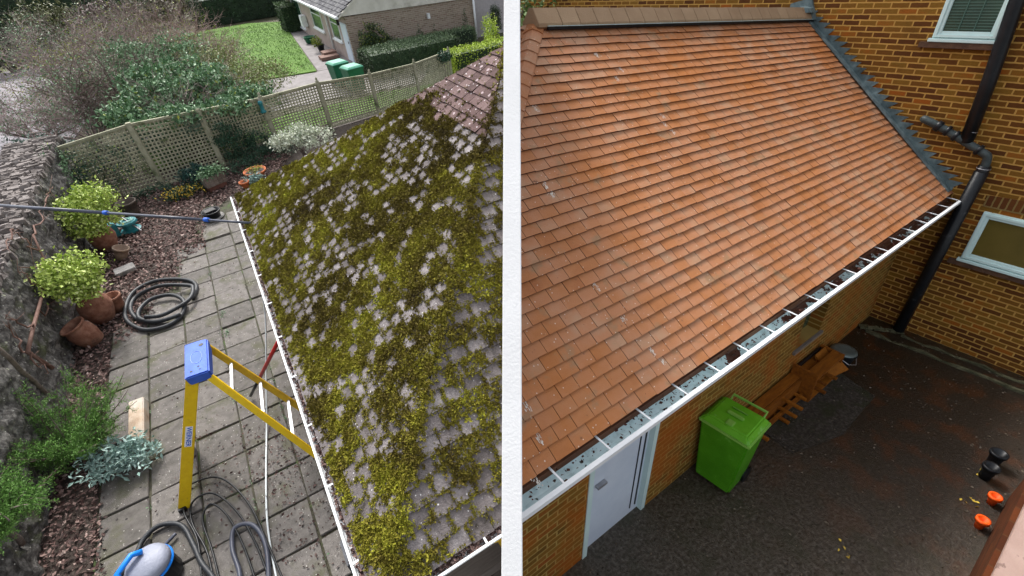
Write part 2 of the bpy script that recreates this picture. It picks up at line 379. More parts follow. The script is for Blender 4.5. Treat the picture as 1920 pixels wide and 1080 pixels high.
# ------------------------------------------------------------------ white party wall, added as the seam between the two plots
t_ = .055
mb = MB()
mb.prism([(-t_, 1.25, -1.5), (-t_, 1.25, 2.19), (-t_, 3.96, 5.07), (-t_, 4.4, 5.25), (-t_, 12, 5.25), (-t_, 12, -1.5)][::-1], (2 * t_, 0, 0))
divider = mb.build('divider_wall', CLEANW, plot=W0, bev=.004)
tag(divider, 'tall white wall with a raked top, added to divide the mossy roof from the clean red roof', 'wall')

# ------------------------------------------------------------------ LEFT: ground
def sheet(name, mat, plot, x0, x1, y0, y1, z, n=2, clip=0, amp=0.):
    mb = MB(); xs = np.linspace(x0, x1, n + 1); ys = np.linspace(y0, y1, n + 1)
    X, Y = np.meshgrid(xs, ys, indexing='ij'); Z = np.full_like(X, z)
    if amp:
        for i in range(n + 1):
            for j in range(n + 1): Z[i, j] += amp * mnoise.noise(Vector((X[i, j] * .8, Y[i, j] * .8, 3)))
    m = n + 1; idx = np.arange(m * m).reshape(m, m)
    F = np.stack([idx[:-1, :-1], idx[1:, :-1], idx[1:, 1:], idx[:-1, 1:]], -1).reshape(-1)
    mb.raw(np.stack([X, Y, Z], -1).reshape(-1, 3), F, np.full(n * n, 4), .5)
    o = mb.build(name, mat, plot=plot, clip=clip); tag(o, None, None, kind='structure'); return o
sheet('ground', EARTH, L, -120, 160, -20, 260, -.05, 2, clip=-1)
def poly_sheet(name, mat, plot, pts, z, clip=0, th=0):
    mb = MB()
    if th: mb.prism([(p[0], p[1], z - th) for p in pts], (0, 0, th), .5)
    else: mb.faces([(p[0], p[1], z) for p in pts], [tuple(range(len(pts)))], .5)
    return tag(mb.build(name, mat, plot=plot, clip=clip), None, None, kind='structure')
poly_sheet('soil', SOIL, L, [(-3.4, -2), (.4, -2), (8, 14), (8, 15.4), (-3.4, 14.6)], -.03, clip=-1)
poly_sheet('path_bed', JOINT, L, [(-2.66, -1.5), (.3, -1.5), (.3, 11), (-.95, 11), (-1.62, 8.1), (-2.1, 7.6), (-2.62, 7.0)], -.02)
poly_sheet('road', ROAD, L, [(-16, -5), (-4.15, -5), (-4.3, 18), (-3.4, 27), (-5.0, 34), (-16, 36)], -.03)
poly_sheet('driveway', DRIVE, L, [(-2.5, 17.5), (3, 17.2), (7, 16.6), (9, 19.4), (5.9, 19.6), (5.9, 21.5), (4.32, 21.45), (-2.5, 22.6)], -.028)
poly_sheet('path', DRIVE, L, [(4.38, 21.5), (6.0, 21.5), (6.1, 36), (5.7, 36)], -.024)
poly_sheet('lawn', GRASS, L, [(-1, 22.5), (4.3, 21.4), (5.65, 35.6), (3.8, 37.2), (-1, 37)], .02, th=.06)
poly_sheet('lawn_strip', GRASS, L, [(-2, 14.2), (8, 15.0), (9, 15.6), (5.2, 16.5), (1.0, 16.4), (-2, 16)], .0, clip=-1)

# paving slabs
mb = MB()
bu = [-2.62 + .525 * i for i in range(6)]
for i in range(6):
    for j in range(22):
        u0, v0 = bu[i], -1.45 + .535 * j + .56 * 0
        if i < 3 and v0 + .5 > [7.0, 7.6, 9.0][i] + .25: continue
        if v0 + .5 > 10.9: continue
        g = .012
        zt = rng.normal() * .007
        p = [(u0 + g, v0 + g), (u0 + .525 - g, v0 + g), (u0 + .525 - g, v0 + .535 - g), (u0 + g, v0 + .535 - g)]
        b_ = [(x + rng.normal() * .004, y + rng.normal() * .004, -.04) for x, y in p]
        mb.hexa(b_ + [(x + .0, y, zt + rng.normal() * .003) for x, y, _ in b_])
tag(mb.build('paving', PATIO, plot=L, bev=.006), None, None, kind='structure')

# bark chips
def chips(n, poly, size, z=.0):
    from itertools import cycle
    P = np.array(poly); lo, hi = P.min(0), P.max(0); out = []
    while len(out) < n:
        q = lo + rng.random((4000, 2)) * (hi - lo)
        ins = np.zeros(len(q), bool)
        for a in range(len(P)):
            x1, y1 = P[a]; x2, y2 = P[(a + 1) % len(P)]
            c = (y1 > q[:, 1]) != (y2 > q[:, 1])
            ins ^= c & (q[:, 0] < (x2 - x1) * (q[:, 1] - y1) / (y2 - y1 + 1e-12) + x1)
        out += list(q[ins])
    q = np.array(out[:n]); return np.c_[q, z + rng.random(n) * .03]
mb = MB()
bed = [(-3.2, 5.5), (-2.58, 5.6), (-2.60, 6.6), (-2.08, 6.9), (-2.0, 7.5), (-1.55, 7.9), (-1.5, 8.7), (-1.03, 9.0), (-.95, 10.2), (-.3, 11.2), (.5, 11.3), (1.4, 12.6), (1.5, 13.6), (-3.3, 13)]
C_ = chips(15000, bed, .05)
mb.leaves(C_, rng.uniform(.03, .085, len(C_)), .55, flat=.7, fold=.1)
C_ = chips(5000, [(-3.2, -1), (-2.0, -1), (-2.0, 1.5), (-2.5, 2.0), (-2.65, 5.6), (-3.2, 5.6)], .05)
mb.leaves(C_, rng.uniform(.03, .08, len(C_)), .5, flat=.7, fold=.1)
C_ = chips(500, [(-2.5, 5.6), (-2.5, 7), (-1, 9), (.2, 11), (.3, 2), (-1, 0), (-1.6, 2)], .03, z=.004)
mb.leaves(C_, rng.uniform(.012, .035, len(C_)), .6, flat=.9, fold=.1, r=rng.random(500) * .4)
tag(mb.build('bark_chips', BARK, plot=L), 'brown bark chips and leaf litter over the garden bed', 'mulch', kind='stuff')
mb = MB(); pp = []
for x, y, n, sp_ in ((560, 830, 260, .35), (430, 860, 120, .4), (600, 960, 320, .4), (480, 900, 160, .5), (350, 700, 60, .5), (420, 500, 60, .5)):
    h = L.hit(x, y, 2, 0); pp += [(min(h[0] + rng.normal() * sp_, .1), h[1] + rng.normal() * sp_, .012 + rng.random() * .01) for _ in range(n)]
pp = np.array(pp); mb.leaves(pp, rng.uniform(.012, .05, len(pp)), .6, flat=.8, r=rng.random(len(pp)) * .45)
tag(mb.build('moss_crumbs', BARK, plot=L), 'dark crumbs of fallen moss and dead leaves on the patio below the gutter', 'debris', kind='stuff')
# weeds in the paving joints
mb = MB()
pts = []
for i in range(1, 6):
    for _ in range(14):
        vv = rng.uniform(1.5, 10.5); pts += [(bu[i] + rng.normal() * .012, vv + rng.normal() * .03, .005) for _ in range(rng.integers(2, 9))]
for x, y, n in ((418, 590, 60), (425, 625, 50), (440, 745, 40), (345, 470, 50), (300, 525, 30), (470, 430, 40)):
    h = L.hit(x, y, 2, 0); pts += [(h[0] + rng.normal() * .03, h[1] + rng.normal() * .05, .01) for _ in range(n)]
mb.leaves(np.array(pts), rng.uniform(.012, .035, len(pts)), .5)
tag(mb.build('joint_weeds', LF_GREEN, plot=L), 'small green weeds and moss in the paving joints', 'weeds', kind='stuff')
mb = MB()
pts = rng.uniform([-1, 21.8, .02], [5.4, 36, .02], (14000, 3)); pts = pts[(pts[:, 0] < 4.25 + (pts[:, 1] - 21.4) * .095)]
mb.leaves(pts, .09, .25, nrm=(0, 0, 0), flat=-1)
pts = rng.uniform([-1, 14.5, 0], [7.5, 16.2, 0], (9000, 3))
mb.leaves(pts, .05, .25, nrm=(0, 0, 0), flat=-1)
tag(mb.build('grass_blades', leafm('grass_leaf', [(.06, .12, .015), (.09, .20, .02), (.15, .27, .05)]), plot=L), 'short bright green grass of the lawns', 'grass', kind='stuff')

# ------------------------------------------------------------------ LEFT: boundary stone wall
tw = thing('stone_wall', 'old rough stone boundary wall with lichen along the left side of the patio', 'wall', L, (-3.2, 5, 0))
mb = MB(); nu, nv = 44, 320
ys = np.linspace(-6, 8.7, nv); zs = np.linspace(-.1, 1.5, nu)
V = []; 
for y in ys:
    for z in zs:
        p = Vector((0, y * 2.2, z * 3.2)); n_ = mnoise.noise(p) * .07 + mnoise.noise(p * 2.6) * .05 + abs(mnoise.noise(p * 5)) * .045
        V.append((n_ + (1.5 - z) * .04, y, z))
idx = np.arange(nv * nu).reshape(nv, nu)
F = np.stack([idx[:-1, :-1], idx[1:, :-1], idx[1:, 1:], idx[:-1, 1:]], -1).reshape(-1, 4)
mb.raw(V, F, np.full(len(F), 4), rng.random(len(F)))
mb.box((-.95, -6, -.1), (-.06, 8.7, 1.49), .3)
mb.build('wall_face', STONE, tw, smooth=True)
mb = MB(); mb.box((-1.0, -6, 1.40), (-.03, 8.65, 1.49), .2)
y = -6.
while y < 8.6:
    d = rng.uniform(.05, .12); x = -1.0 + rng.normal() * .03
    while x < .0:
        l_ = rng.uniform(.07, .26); x1 = min(x + l_, .02 + rng.normal() * .02); zt = 1.51 + rng.uniform(0, .075)
        if x1 - x > .03:
            p = np.array([(x, y, 1.44), (x1, y, 1.44), (x1, y + d * .92, 1.44), (x, y + d * .92, 1.44), (x + .012, y + .012, zt), (x1 - .014, y + .008, zt), (x1 - .012, y + d * .8, zt), (x + .01, y + d * .82, zt)])
            mb.hexa(p + rng.normal(size=(8, 3)) * .013)
        x = x1 + .006
    y += d
mb.build('coping', COPE, tw)

# bare vine on the wall
def branchline(p, q, sag=.0, n=8, jit=.03):
    p = np.array(p, float); q = np.array(q, float); t = np.linspace(0, 1, n)[:, None]
    P = p + (q - p) * t; P[1:-1] += rng.normal(size=(n - 2, 3)) * jit; P[:, 2] -= sag * np.sin(t[:, 0] * math.pi); return P
mb = MB()
vn = lambda x, y: L.hit(x, y, 0, -3.08)
stem = [vn(*p) for p in [(98, 690), (52, 660), (62, 615), (72, 580), (82, 545), (100, 530), (92, 505), (75, 470), (62, 440)]]
mb.tube(stem, np.linspace(.03, .014, len(stem)), 7)
for a, b in (((82, 545), (35, 505)), ((75, 470), (25, 430)), ((62, 615), (12, 590)), ((72, 580), (108, 572)), ((62, 440), (86, 380)), ((98, 505), (35, 500)), ((52, 660), (10, 610)), ((52, 660), (85, 700)), ((86, 380), (98, 350)), ((25, 430), (5, 470))):
    P = branchline(vn(*a), vn(*b), 0, 9, .03); mb.tube(P, np.linspace(.016, .005, 9), 5)
    for _ in range(5):
        c = P[rng.integers(2, 8)]; mb.tube([c, c + np.array([.05, rng.normal() * .15, rng.normal() * .12])], [.005, .002], 3)
tag(mb.build('climbing_vine', M('vine_bark', [(.13, .07, .055), (.26, .16, .13)], 9, .4, bump=.4), plot=L, base=stem[0], smooth=True),
    'bare brown woody vine creeping over the face of the stone wall', 'vine')
# props resting on the wall
for (a, b, nm, lab, r_) in ((((-10, 648), 1.4), ((104, 752), .12), 'wooden_pole', 'weathered wooden pole leaning on the stone wall above the juniper', .028),
                            (((-10, 978), .9), ((42, 1020), .3), 'wooden_pole', 'short weathered pole at the wall foot in the lower left corner', .028)):
    p = L.hit(*a[0], 2, a[1]); q = L.hit(*b[0], 2, b[1])
    tag(MB().tube(branchline(p, q, 0, 6, .006), [r_] * 6, 8).build(nm, GREYWOOD, plot=L, base=q, smooth=True), lab, 'pole', 'poles leaning on the stone wall')
p, q = L.hit(105, 338, 2, .9), L.hit(150, 362, 2, .8)
tag(MB().tube([p, (p + q) / 2 + [0, 0, .02], q], .016, 6).build('blue_rod', BLUE, plot=L, base=p), 'upper blue garden rod propped against the stone wall', 'rod', 'blue rods by the wall')
p, q = L.hit(100, 362, 2, .9), L.hit(148, 384, 2, .8)
tag(MB().tube([p, (p + q) / 2 + [0, 0, .02], q], .016, 6).build('blue_rod', BLUE, plot=L, base=p), 'lower blue garden rod propped against the stone wall', 'rod', 'blue rods by the wall')

# ------------------------------------------------------------------ LEFT: trellis fence
PB = [(-3.45, 12.95, 1.42), (-1.69, 12.95, 1.60), (-.22, 13.26, 1.50), (1.31, 13.75, 1.35), (2.95, 14.1, 1.33), (4.57, 14.3, 1.20), (6.31, 15.02, 1.05), (8.0, 15.9, 1.0)]
tf = thing('trellis_fence', 'pale green square lattice trellis fence running along the back of the garden', 'fence', L, (0, 13, 0))
def o_(p): return np.array([p[0], p[1] - 13, p[2] if len(p) > 2 else 0])
for i, (u, v, h) in enumerate(PB):
    mb = MB(); wd = .055 if i < 3 else .045
    mb.box((u - wd, v - 13 - wd, -.05), (u + wd, v - 13 + wd, h + .04))
    pst = mb.build('post', TRELLIS, tf, bev=.006)
    if i >= 3:
        MB().lathe([(.05, 0), (.055, .015), (.02, .03), (.035, .06), (.03, .09), (.0, .12)], (u, v - 13, h + .04), 10).build('finial', TRELLIS, pst, smooth=True)
for i in range(len(PB) - 1):
    a = np.array(PB[i]); b = np.array(PB[i + 1]); ln = np.linalg.norm((b - a)[:2]); d = np.array([(b - a)[0] / ln, (b - a)[1] / ln, 0])
    e = .05; mb = MB(); nrm = np.array([d[1], -d[0], 0])
    P = lambda s, z: np.array([a[0], a[1] - 13, 0]) + d * s + np.array([0, 0, z])
    H = lambda s: a[2] + (b[2] - a[2]) * s / ln
    n = int((ln - 2 * e) / .083)
    for j in range(n + 1):
        s_ = e + .01 + (ln - 2 * e - .02) * j / n; mb.bar(P(s_, .05), P(s_, H(s_) - .04), .034, .012, nrm)
    nh = int(1.4 / .083)
    for j in range(nh + 1):
        f_ = j / nh; z0, z1 = .06 + (H(e) - .12) * f_, .06 + (H(ln - e) - .12) * f_
        mb.bar(P(e, z0) - nrm * .013, P(ln - e, z1) - nrm * .013, .012, .034)
    mb.bar(P(e, H(e) - .01), P(ln - e, H(ln - e) - .01), .055, .05)
    mb.bar(P(e, .03), P(ln - e, .03), .04, .05)
    mb.build('lattice_panel', TRELLIS, tf)
# concrete footing strip is soil; ivy on the fence
def blob_pts(blobs, n, shell=.55):
    """points in a union of ellipsoids, thicker near their skins and broken up by noise"""
    out = []; tot = sum(b[3] * b[4] * b[5] for b in blobs)
    for (x, y, z, a, b_, c) in blobs:
        m = int(n * a * b_ * c / tot * 1.9)
        d = rng.normal(size=(m, 3)); d /= np.linalg.norm(d, axis=1)[:, None]
        rr = (shell + (1 - shell) * rng.random(m) ** .6) * (1 + .17 * rng.normal(size=m))
        p = d * rr[:, None] * [a, b_, c] + [x, y, z]
        keep = np.array([mnoise.noise(Vector(q) * (1.6 / max(a, b_, c) + .9)) > -.12 for q in p], bool)
        out.append(p[keep])
    P = np.vstack(out); rng.shuffle(P); P = P[P[:, 2] > .02]; return P[:n]
def foliage(name, label, cat, base, blobs, n, size, mat, stems=6, stem_r=.02, asp=.5, group=None, stem_m=None, shell=.5, flat=0., plot=L, clip=0, extra=None, part='foliage'):
    t = thing(name, label, cat, plot, base, group=group)
    P = blob_pts([(b[0] - base[0], b[1] - base[1], b[2] - base[2], b[3], b[4], b[5]) for b in blobs], n, shell)
    mb = MB(); mb.leaves(P, size * rng.uniform(.6, 1.35, len(P)), asp, flat=flat); mb.build(part, mat, t, clip=clip)
    if extra:
        P2 = P[rng.random(len(P)) < extra[1]] + rng.normal(size=3) * .01
        MB().leaves(P2, size * 1.0, asp).build(extra[2] if len(extra) > 2 else 'bloom', extra[0], t, clip=clip)['kind'] = 'stuff'
    if stems:
        mb = MB()
        for _ in range(stems):
            q = P[rng.integers(len(P))]; c = q * np.array([.4, .4, .6]) + rng.normal(size=3) * .05
            s0 = np.array([rng.normal() * .04, rng.normal() * .04, 0])
            mb.tube([s0, s0 * .5 + c * .5 + [0, 0, .05], c, q], [stem_r, stem_r * .8, stem_r * .55, stem_r * .2], 5)
        mb.build('stem', stem_m or BARKT, t, clip=clip)
    return t
foliage('ivy', 'dark green ivy climbing the trellis between the second and third posts', 'ivy', (.35, 13.2, 0), [(.3, 13.25, .5, .5, .14, .55), (.75, 13.35, .3, .5, .2, .35), (.1, 13.05, .7, .35, .1, .6)], 2600, .06, IVY, 4, .008, group='climbers on the trellis')
foliage('ivy', 'thin trailing ivy on the first trellis panel by the stone wall', 'ivy', (-2.6, 12.8, 0), [(-2.5, 12.85, .75, .55, .07, .6), (-3.2, 12.7, .8, .3, .25, .8)], 1500, .055, IVY, 3, .008, group='climbers on the trellis', extra=(LF_LIME, .12, 'young_leaves'))
foliage('ivy', 'bright green creeper at the corner where the stone wall meets the trellis', 'creeper', (-3.5, 12.4, .0), [(-3.3, 12.5, 1.3, .25, .5, .3), (-3.2, 12.2, .9, .15, .4, .4)], 1200, .06, LF_GREEN, 3, .01, group='climbers on the trellis')
foliage('low_plant', 'low dark ground cover along the foot of the trellis', 'plant', (-1.2, 12.6, 0), [(-1.9, 12.45, .12, .5, .3, .16), (.9, 12.9, .14, .7, .4, .25), (.2, 12.5, .1, .5, .3, .18)], 2400, .05, IVY, 0)

# ------------------------------------------------------------------ LEFT: planting behind the fence
def bare_shrub(name, label, base, H, spread, stems, mat, plot=L, levels=3, lean=(0, 0), leaf=None, nleaf=0, lsize=.07, group=None, r0=.03):
    t = thing(name, label, 'shrub', plot, base, group=group); mb = MB(); tips = []
    def grow(p, d, ln, r, lev):
        n = 5; P = [p]; q = p.copy(); dd = d.copy()
        for i in range(n):
            dd = dd + rng.normal(size=3) * .16; dd[2] += .03; dd /= np.linalg.norm(dd); q = q + dd * ln / n; P.append(q.copy())
        mb.tube(P, np.linspace(r, r * .45, len(P)), 5 if lev > 1 else 3, cap=False)
        if lev == 0:
            tips.extend(P[2:]); return
        for _ in range(rng.integers(4, 7)):
            i = rng.integers(1, len(P)); nd = dd * .6 + rng.normal(size=3) * .55; nd[2] = abs(nd[2]) * .7 + .1; nd /= np.linalg.norm(nd)
            grow(P[i], nd, ln * rng.uniform(.5, .75), max(r * .5, .0035), lev - 1)
    for _ in range(stems):
        a = rng.random() * 6.283; d = np.array([math.cos(a) * spread + lean[0], math.sin(a) * spread * .6 + lean[1], 1.]); d /= np.linalg.norm(d)
        grow(np.array([rng.normal() * .12, rng.normal() * .12, 0.]), d, H * .55, r0, levels)
    mb.build('branches', mat, t)
    if leaf:
        T = np.array(tips); idx_ = rng.integers(len(T), size=nleaf)
        MB().leaves(T[idx_] + rng.normal(size=(nleaf, 3)) * .05, lsize * rng.uniform(.5, 1.3, nleaf), .5).build('leaves', leaf, t)
    return t
G1 = 'shrubs beyond the trellis'
bare_shrub('bare_shrub', 'big bare twiggy shrub with sparse leaves overhanging the road beyond the wall', (-3.4, 17.6, 0), 2.7, 1.0, 9, TWIG, lean=(-.5, .5), leaf=LF_GREEN, nleaf=2600, group=G1, r0=.035)
bare_shrub('bare_shrub', 'leggy brown shrub arching towards the road at the far left', (-4.4, 21.5, 0), 3.0, 1.1, 8, TWIG, lean=(-.3, .2), leaf=LF_YEL, nleaf=2200, group=G1)
bare_shrub('bare_shrub', 'tall leafless shrub with reddish twigs in front of the far hedge', (-.2, 24.5, 0), 3.0, .8, 9, M('red_twig', [(.16, .09, .08), (.3, .2, .18), (.42, .32, .3)], 5, .8, bump=0), group=G1)
bare_shrub('bare_shrub', 'fine brown bare shrub at the top edge between the road and the lawn', (-2.6, 27, 0), 3.2, .9, 9, TWIG, group=G1, leaf=LF_GREEN, nleaf=1200)
bare_shrub('bare_shrub', 'low tangled brown shrub leaning over the corner of the trellis', (-2.9, 14.6, 0), 1.5, 1.3, 10, BARKT, levels=2, group=G1, leaf=IVY, nleaf=1500, r0=.02)
bare_shrub('bare_shrub', 'wide spreading bare shrub half way up the far left road edge', (-3.6, 24.5, 0), 3.4, 1.2, 11, TWIG, group=G1, leaf=LF_YEL, nleaf=1800)
bare_shrub('bare_shrub', 'bare shrub with mossy limbs between the evergreen shrub and the road', (-2.2, 18.2, 0), 3.1, .8, 9, BARKT, group=G1, leaf=LF_GREEN, nleaf=1500, r0=.04, lean=(-.2, .2))
bare_shrub('bare_shrub', 'pinkish bare shrub behind the green shrub at the lawn corner', (.4, 22.3, 0), 2.5, 1.0, 10, M('pink_twig', [(.17, .11, .10), (.32, .23, .21), (.46, .37, .34)], 5, .8, bump=0), group=G1, leaf=LF_YEL, nleaf=900)
bare_shrub('bare_shrub', 'dense brown bare shrub at the top left before the road bend', (-5.6, 29, 0), 3.4, 1.3, 10, TWIG, group=G1, leaf=LF_GREEN, nleaf=1600, lsize=.1)
bare_shrub('bare_shrub', 'greyish bare shrub straight above the second trellis post', (-1.2, 30, 0), 3.6, 1.2, 11, TWIG, group=G1, leaf=LF_YEL, nleaf=1200, lsize=.09)
bare_shrub('bare_shrub', 'low brown scrub between the road and the nearest bare shrub', (-4.9, 19.6, 0), 2.1, 1.3, 12, TWIG, group=G1, leaf=LF_GREEN, nleaf=1100)
bare_shrub('bare_shrub', 'matted brown scrub under the leafy green shrub', (-2.4, 22, 0), 2.1, 1.3, 12, TWIG, group=G1, leaf=LF_GREEN, nleaf=1100)
bare_shrub('bare_shrub', 'brown twiggy scrub right behind the large evergreen', (-0.4, 19.4, 0), 2.1, 1.3, 12, TWIG, group=G1, leaf=LF_GREEN, nleaf=1100)
bare_shrub('bare_shrub', 'thin brown scrub at the near lawn edge', (1, 24.5, 0), 2.1, 1.3, 12, TWIG, group=G1, leaf=LF_GREEN, nleaf=1100)
bare_shrub('bare_shrub', 'pale arching twigs rising through the large evergreen above the trellis', (-.3, 15.6, 0), 2.5, 1.1, 12, TWIG, group=G1)
foliage('evergreen_shrub', 'large mid green shrub spilling over the trellis top', 'shrub', (-.9, 16.0, 0),
        [(-1.5, 16.0, 1.3, .75, .6, .5), (-.7, 15.6, 1.5, .8, .7, .45), (.2, 15.6, 1.45, .8, .6, .45), (-.3, 16.8, 1.6, 1.1, .9, .5), (-1.3, 17.2, 1.5, .8, .7, .6), (.7, 15.0, 1.1, .6, .5, .4), (-.6, 14.5, 1.0, .8, .55, .45), (.4, 14.4, .8, .7, .5, .5), (-1.0, 13.9, 1.35, .5, .4, .3), (.3, 13.8, 1.3, .6, .4, .3), (1.2, 14.6, 1.2, .7, .5, .4), (-1.9, 15.0, 1.35, .6, .6, .35), (-.5, 13.3, 1.45, .6, .35, .22), (.6, 13.5, 1.35, .5, .35, .22), (-1.5, 13.6, 1.4, .4, .3, .2)],
        21000, .115, LF_GREEN, 40, .03, group=G1, shell=.35, extra=(LF_YEL, .05, 'yellowing_leaves'))
foliage('dark_shrub', 'dark shrub filling the gap right behind the trellis', 'shrub', (-.9, 14.6, 0), [(-1.3, 14.5, .6, 1.0, .45, .55), (.2, 14.6, .55, 1.0, .4, .5)], 5000, .08, IVY, 16, .02, group=G1)
foliage('rosemary_bush', 'grey green spiky bush drooping over the third trellis post', 'shrub', (1.1, 14.5, 0), [(1.0, 14.5, .9, .6, .4, .45), (.2, 13.8, 1.25, .45, .3, .3), (-.5, 13.3, 1.2, .35, .2, .35)], 4000, .11, LF_SAGE if False else leafm('leaf_grey_green', [(.05, .09, .06), (.12, .2, .14), (.25, .34, .26)]), 10, .015, asp=.14, group=G1)
foliage('yellow_shrub', 'loose yellow green shrub in front of the near end of the lawn', 'shrub', (1.6, 19.0, 0), [(1.4, 18.6, .8, 1.1, .9, .7), (2.3, 19.5, .7, .9, .9, .6), (.6, 20.5, 1.0, 1.2, 1.0, .8)], 6000, .085, leafm('leaf_olive', [(.06, .08, .03), (.16, .2, .06), (.28, .32, .12), (.4, .36, .2)]), 40, .012, group=G1, stem_m=TWIG, shell=.2)
foliage('leafy_shrub', 'leafy green shrub between the bare twigs near the top left', 'shrub', (-1.6, 20.5, 0), [(-1.8, 20.5, 1.6, 1.0, .9, .8), (-.4, 21.5, 1.5, 1.1, 1.0, .7)], 5000, .10, LF_GREEN, 24, .02, group=G1, shell=.3)
foliage('low_shrub', 'grey green low shrub on the corner between wall and road', 'shrub', (-4.4, 14.8, 0), [(-4.2, 14.6, .9, .6, .6, .5), (-3.6, 14.2, 1.1, .5, .4, .4)], 2600, .07, leafm('leaf_grey_green_dark', [(.03, .05, .04), (.09, .14, .11), (.2, .27, .22)]), 10, .015, group=G1)
foliage('far_bush', 'distant green bush at the top left corner of the view', 'shrub', (-8.0, 34, 0), [(-7.8, 34, .9, 1.6, 1.2, .9), (-5.5, 33, .8, 1.3, 1.0, .8)], 2600, .2, LF_HEDGE, 8, .03, group='far hedges and bushes')
foliage('far_bush', 'distant purple brown bush behind the road bend', 'shrub', (-4.0, 37, 0), [(-3.2, 37, 1.1, 2.2, 1.2, 1.1)], 2400, .2, leafm('leaf_purple_brown', [(.08, .06, .05), (.18, .13, .12), (.3, .24, .22)]), 10, .03, group='far hedges and bushes')

for i_, (a_, b2_, sz, lab_) in enumerate(((-9.5, 38.5, 1.5, 'round green bush in the far row beyond the road, leftmost in view'), (-7.0, 42, 1.9, 'tall olive bush in the far row beyond the road bend'), (-3.5, 42, 1.7, 'brown green bush in the far row left of the lawn hedge'), (.2, 42.5, 1.6, 'far bush directly behind the left end of the long dark hedge'))):
    foliage('far_bush', lab_, 'shrub', (a_, b2_, 0), [(a_, b2_, sz * .6, 1.9, 1.3, sz * .6), (a_ + 1.4, b2_ + .5, sz * .5, 1.5, 1.2, sz * .5)], 2600, .2, (LF_HEDGE, leafm('leaf_far_olive', [(.06, .07, .03), (.14, .15, .07), (.24, .25, .12)]), LF_HEDGE, leafm('leaf_far_brown', [(.07, .06, .04), (.16, .13, .09), (.25, .22, .15)]))[i_], 8, .04, group='far hedges and bushes')
def hedge(name, label, x0, x1, y0, y1, h, n, size, mat, mat_top=None, group='clipped hedges by the bungalow', clip=0):
    t = thing(name, label, 'hedge', L, ((x0 + x1) / 2, (y0 + y1) / 2, 0), group=group)
    a, b_ = (x1 - x0) / 2, (y1 - y0) / 2
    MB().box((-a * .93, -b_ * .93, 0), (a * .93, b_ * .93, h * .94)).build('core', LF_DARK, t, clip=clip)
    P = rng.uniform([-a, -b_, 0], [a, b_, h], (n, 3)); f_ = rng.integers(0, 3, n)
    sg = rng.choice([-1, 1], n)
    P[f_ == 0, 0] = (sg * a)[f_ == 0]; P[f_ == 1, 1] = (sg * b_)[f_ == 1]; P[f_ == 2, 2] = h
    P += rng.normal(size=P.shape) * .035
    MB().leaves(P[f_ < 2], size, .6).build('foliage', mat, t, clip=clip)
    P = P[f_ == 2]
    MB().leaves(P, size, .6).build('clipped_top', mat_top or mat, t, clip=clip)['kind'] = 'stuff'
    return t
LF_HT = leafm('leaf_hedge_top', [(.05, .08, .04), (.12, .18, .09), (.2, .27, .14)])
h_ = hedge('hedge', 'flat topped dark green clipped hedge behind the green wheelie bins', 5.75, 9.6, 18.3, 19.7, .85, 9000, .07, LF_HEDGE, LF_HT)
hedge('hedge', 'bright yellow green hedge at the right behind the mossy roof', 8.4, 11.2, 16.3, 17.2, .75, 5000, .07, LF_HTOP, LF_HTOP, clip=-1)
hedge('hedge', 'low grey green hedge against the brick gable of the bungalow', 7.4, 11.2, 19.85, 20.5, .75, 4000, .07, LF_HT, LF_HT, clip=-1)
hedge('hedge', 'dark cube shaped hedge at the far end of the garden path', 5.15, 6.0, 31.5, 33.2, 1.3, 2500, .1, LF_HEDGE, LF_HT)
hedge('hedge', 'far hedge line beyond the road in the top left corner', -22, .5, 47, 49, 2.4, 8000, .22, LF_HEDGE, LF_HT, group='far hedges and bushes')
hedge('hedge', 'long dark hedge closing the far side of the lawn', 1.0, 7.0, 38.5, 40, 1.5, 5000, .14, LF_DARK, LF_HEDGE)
foliage('climbing_shrub', 'bushy green and yellow shrub climbing the bungalow corner', 'shrub', (6.9, 20.9, 0), [(6.8, 20.8, .9, .5, .3, .6), (7.1, 20.8, .6, .6, .35, .55), (6.5, 20.8, .75, .3, .3, .55)], 5000, .075, LF_HEDGE, 8, .02, extra=(LF_YEL, .25, 'yellow_leaves'))
for i, (u, v, h, lab) in enumerate(((9.0, 20.9, 1.0, 'thin spindly climber on the middle of the brick gable'), (9.7, 20.9, .85, 'small bare stemmed climber right of centre on the brick gable'), (11.2, 20.8, 1.3, 'tall spiky dark plant beside the white downpipe of the gable'), (7.9, 20.9, .7, 'short thin stems next to the bushy shrub on the gable'))):
    foliage('wall_plant', lab, 'plant', (u, v, 0), [(u, v, h * .55, .14, .12, h * .5), (u + .2, v, h * .3, .12, .1, h * .35)], 420, .06, LF_HEDGE, 9, .008, group='plants along the brick gable')
foliage('brown_bush', 'rusty brown bush at the foot of the brick gable', 'shrub', (9.7, 20.9, 0), [(9.6, 20.75, .45, .6, .3, .3)], 1800, .05, leafm('leaf_rust', [(.08, .05, .03), (.2, .13, .08), (.28, .22, .12)]), 8, .01)
foliage('conifer', 'rounded dark conifer against the grey wall at the right', 'tree', (12.75, 20.7, 0), [(12.75, 20.7, .55, .3, .3, .7), (12.75, 20.7, .95, .26, .26, .45)], 3000, .055, LF_HEDGE, 3, .03, clip=-1)
foliage('golden_bush', 'yellow leaved bush beside the top corner of the mossy roof', 'shrub', (10.7, 17.6, 0), [(10.9, 17.9, 1.0, .35, .35, .55), (10.6, 17.5, .6, .3, .3, .4)], 1500, .07, LF_HTOP, 4, .012, clip=-1)
foliage('blue_green_sprig', 'small blue green sprig by the roof edge at the end of the trellis', 'plant', (7.6, 15.5, 0), [(7.65, 15.5, .95, .25, .2, .18)], 500, .08, LF_SAGE if False else IVY, 3, .01)

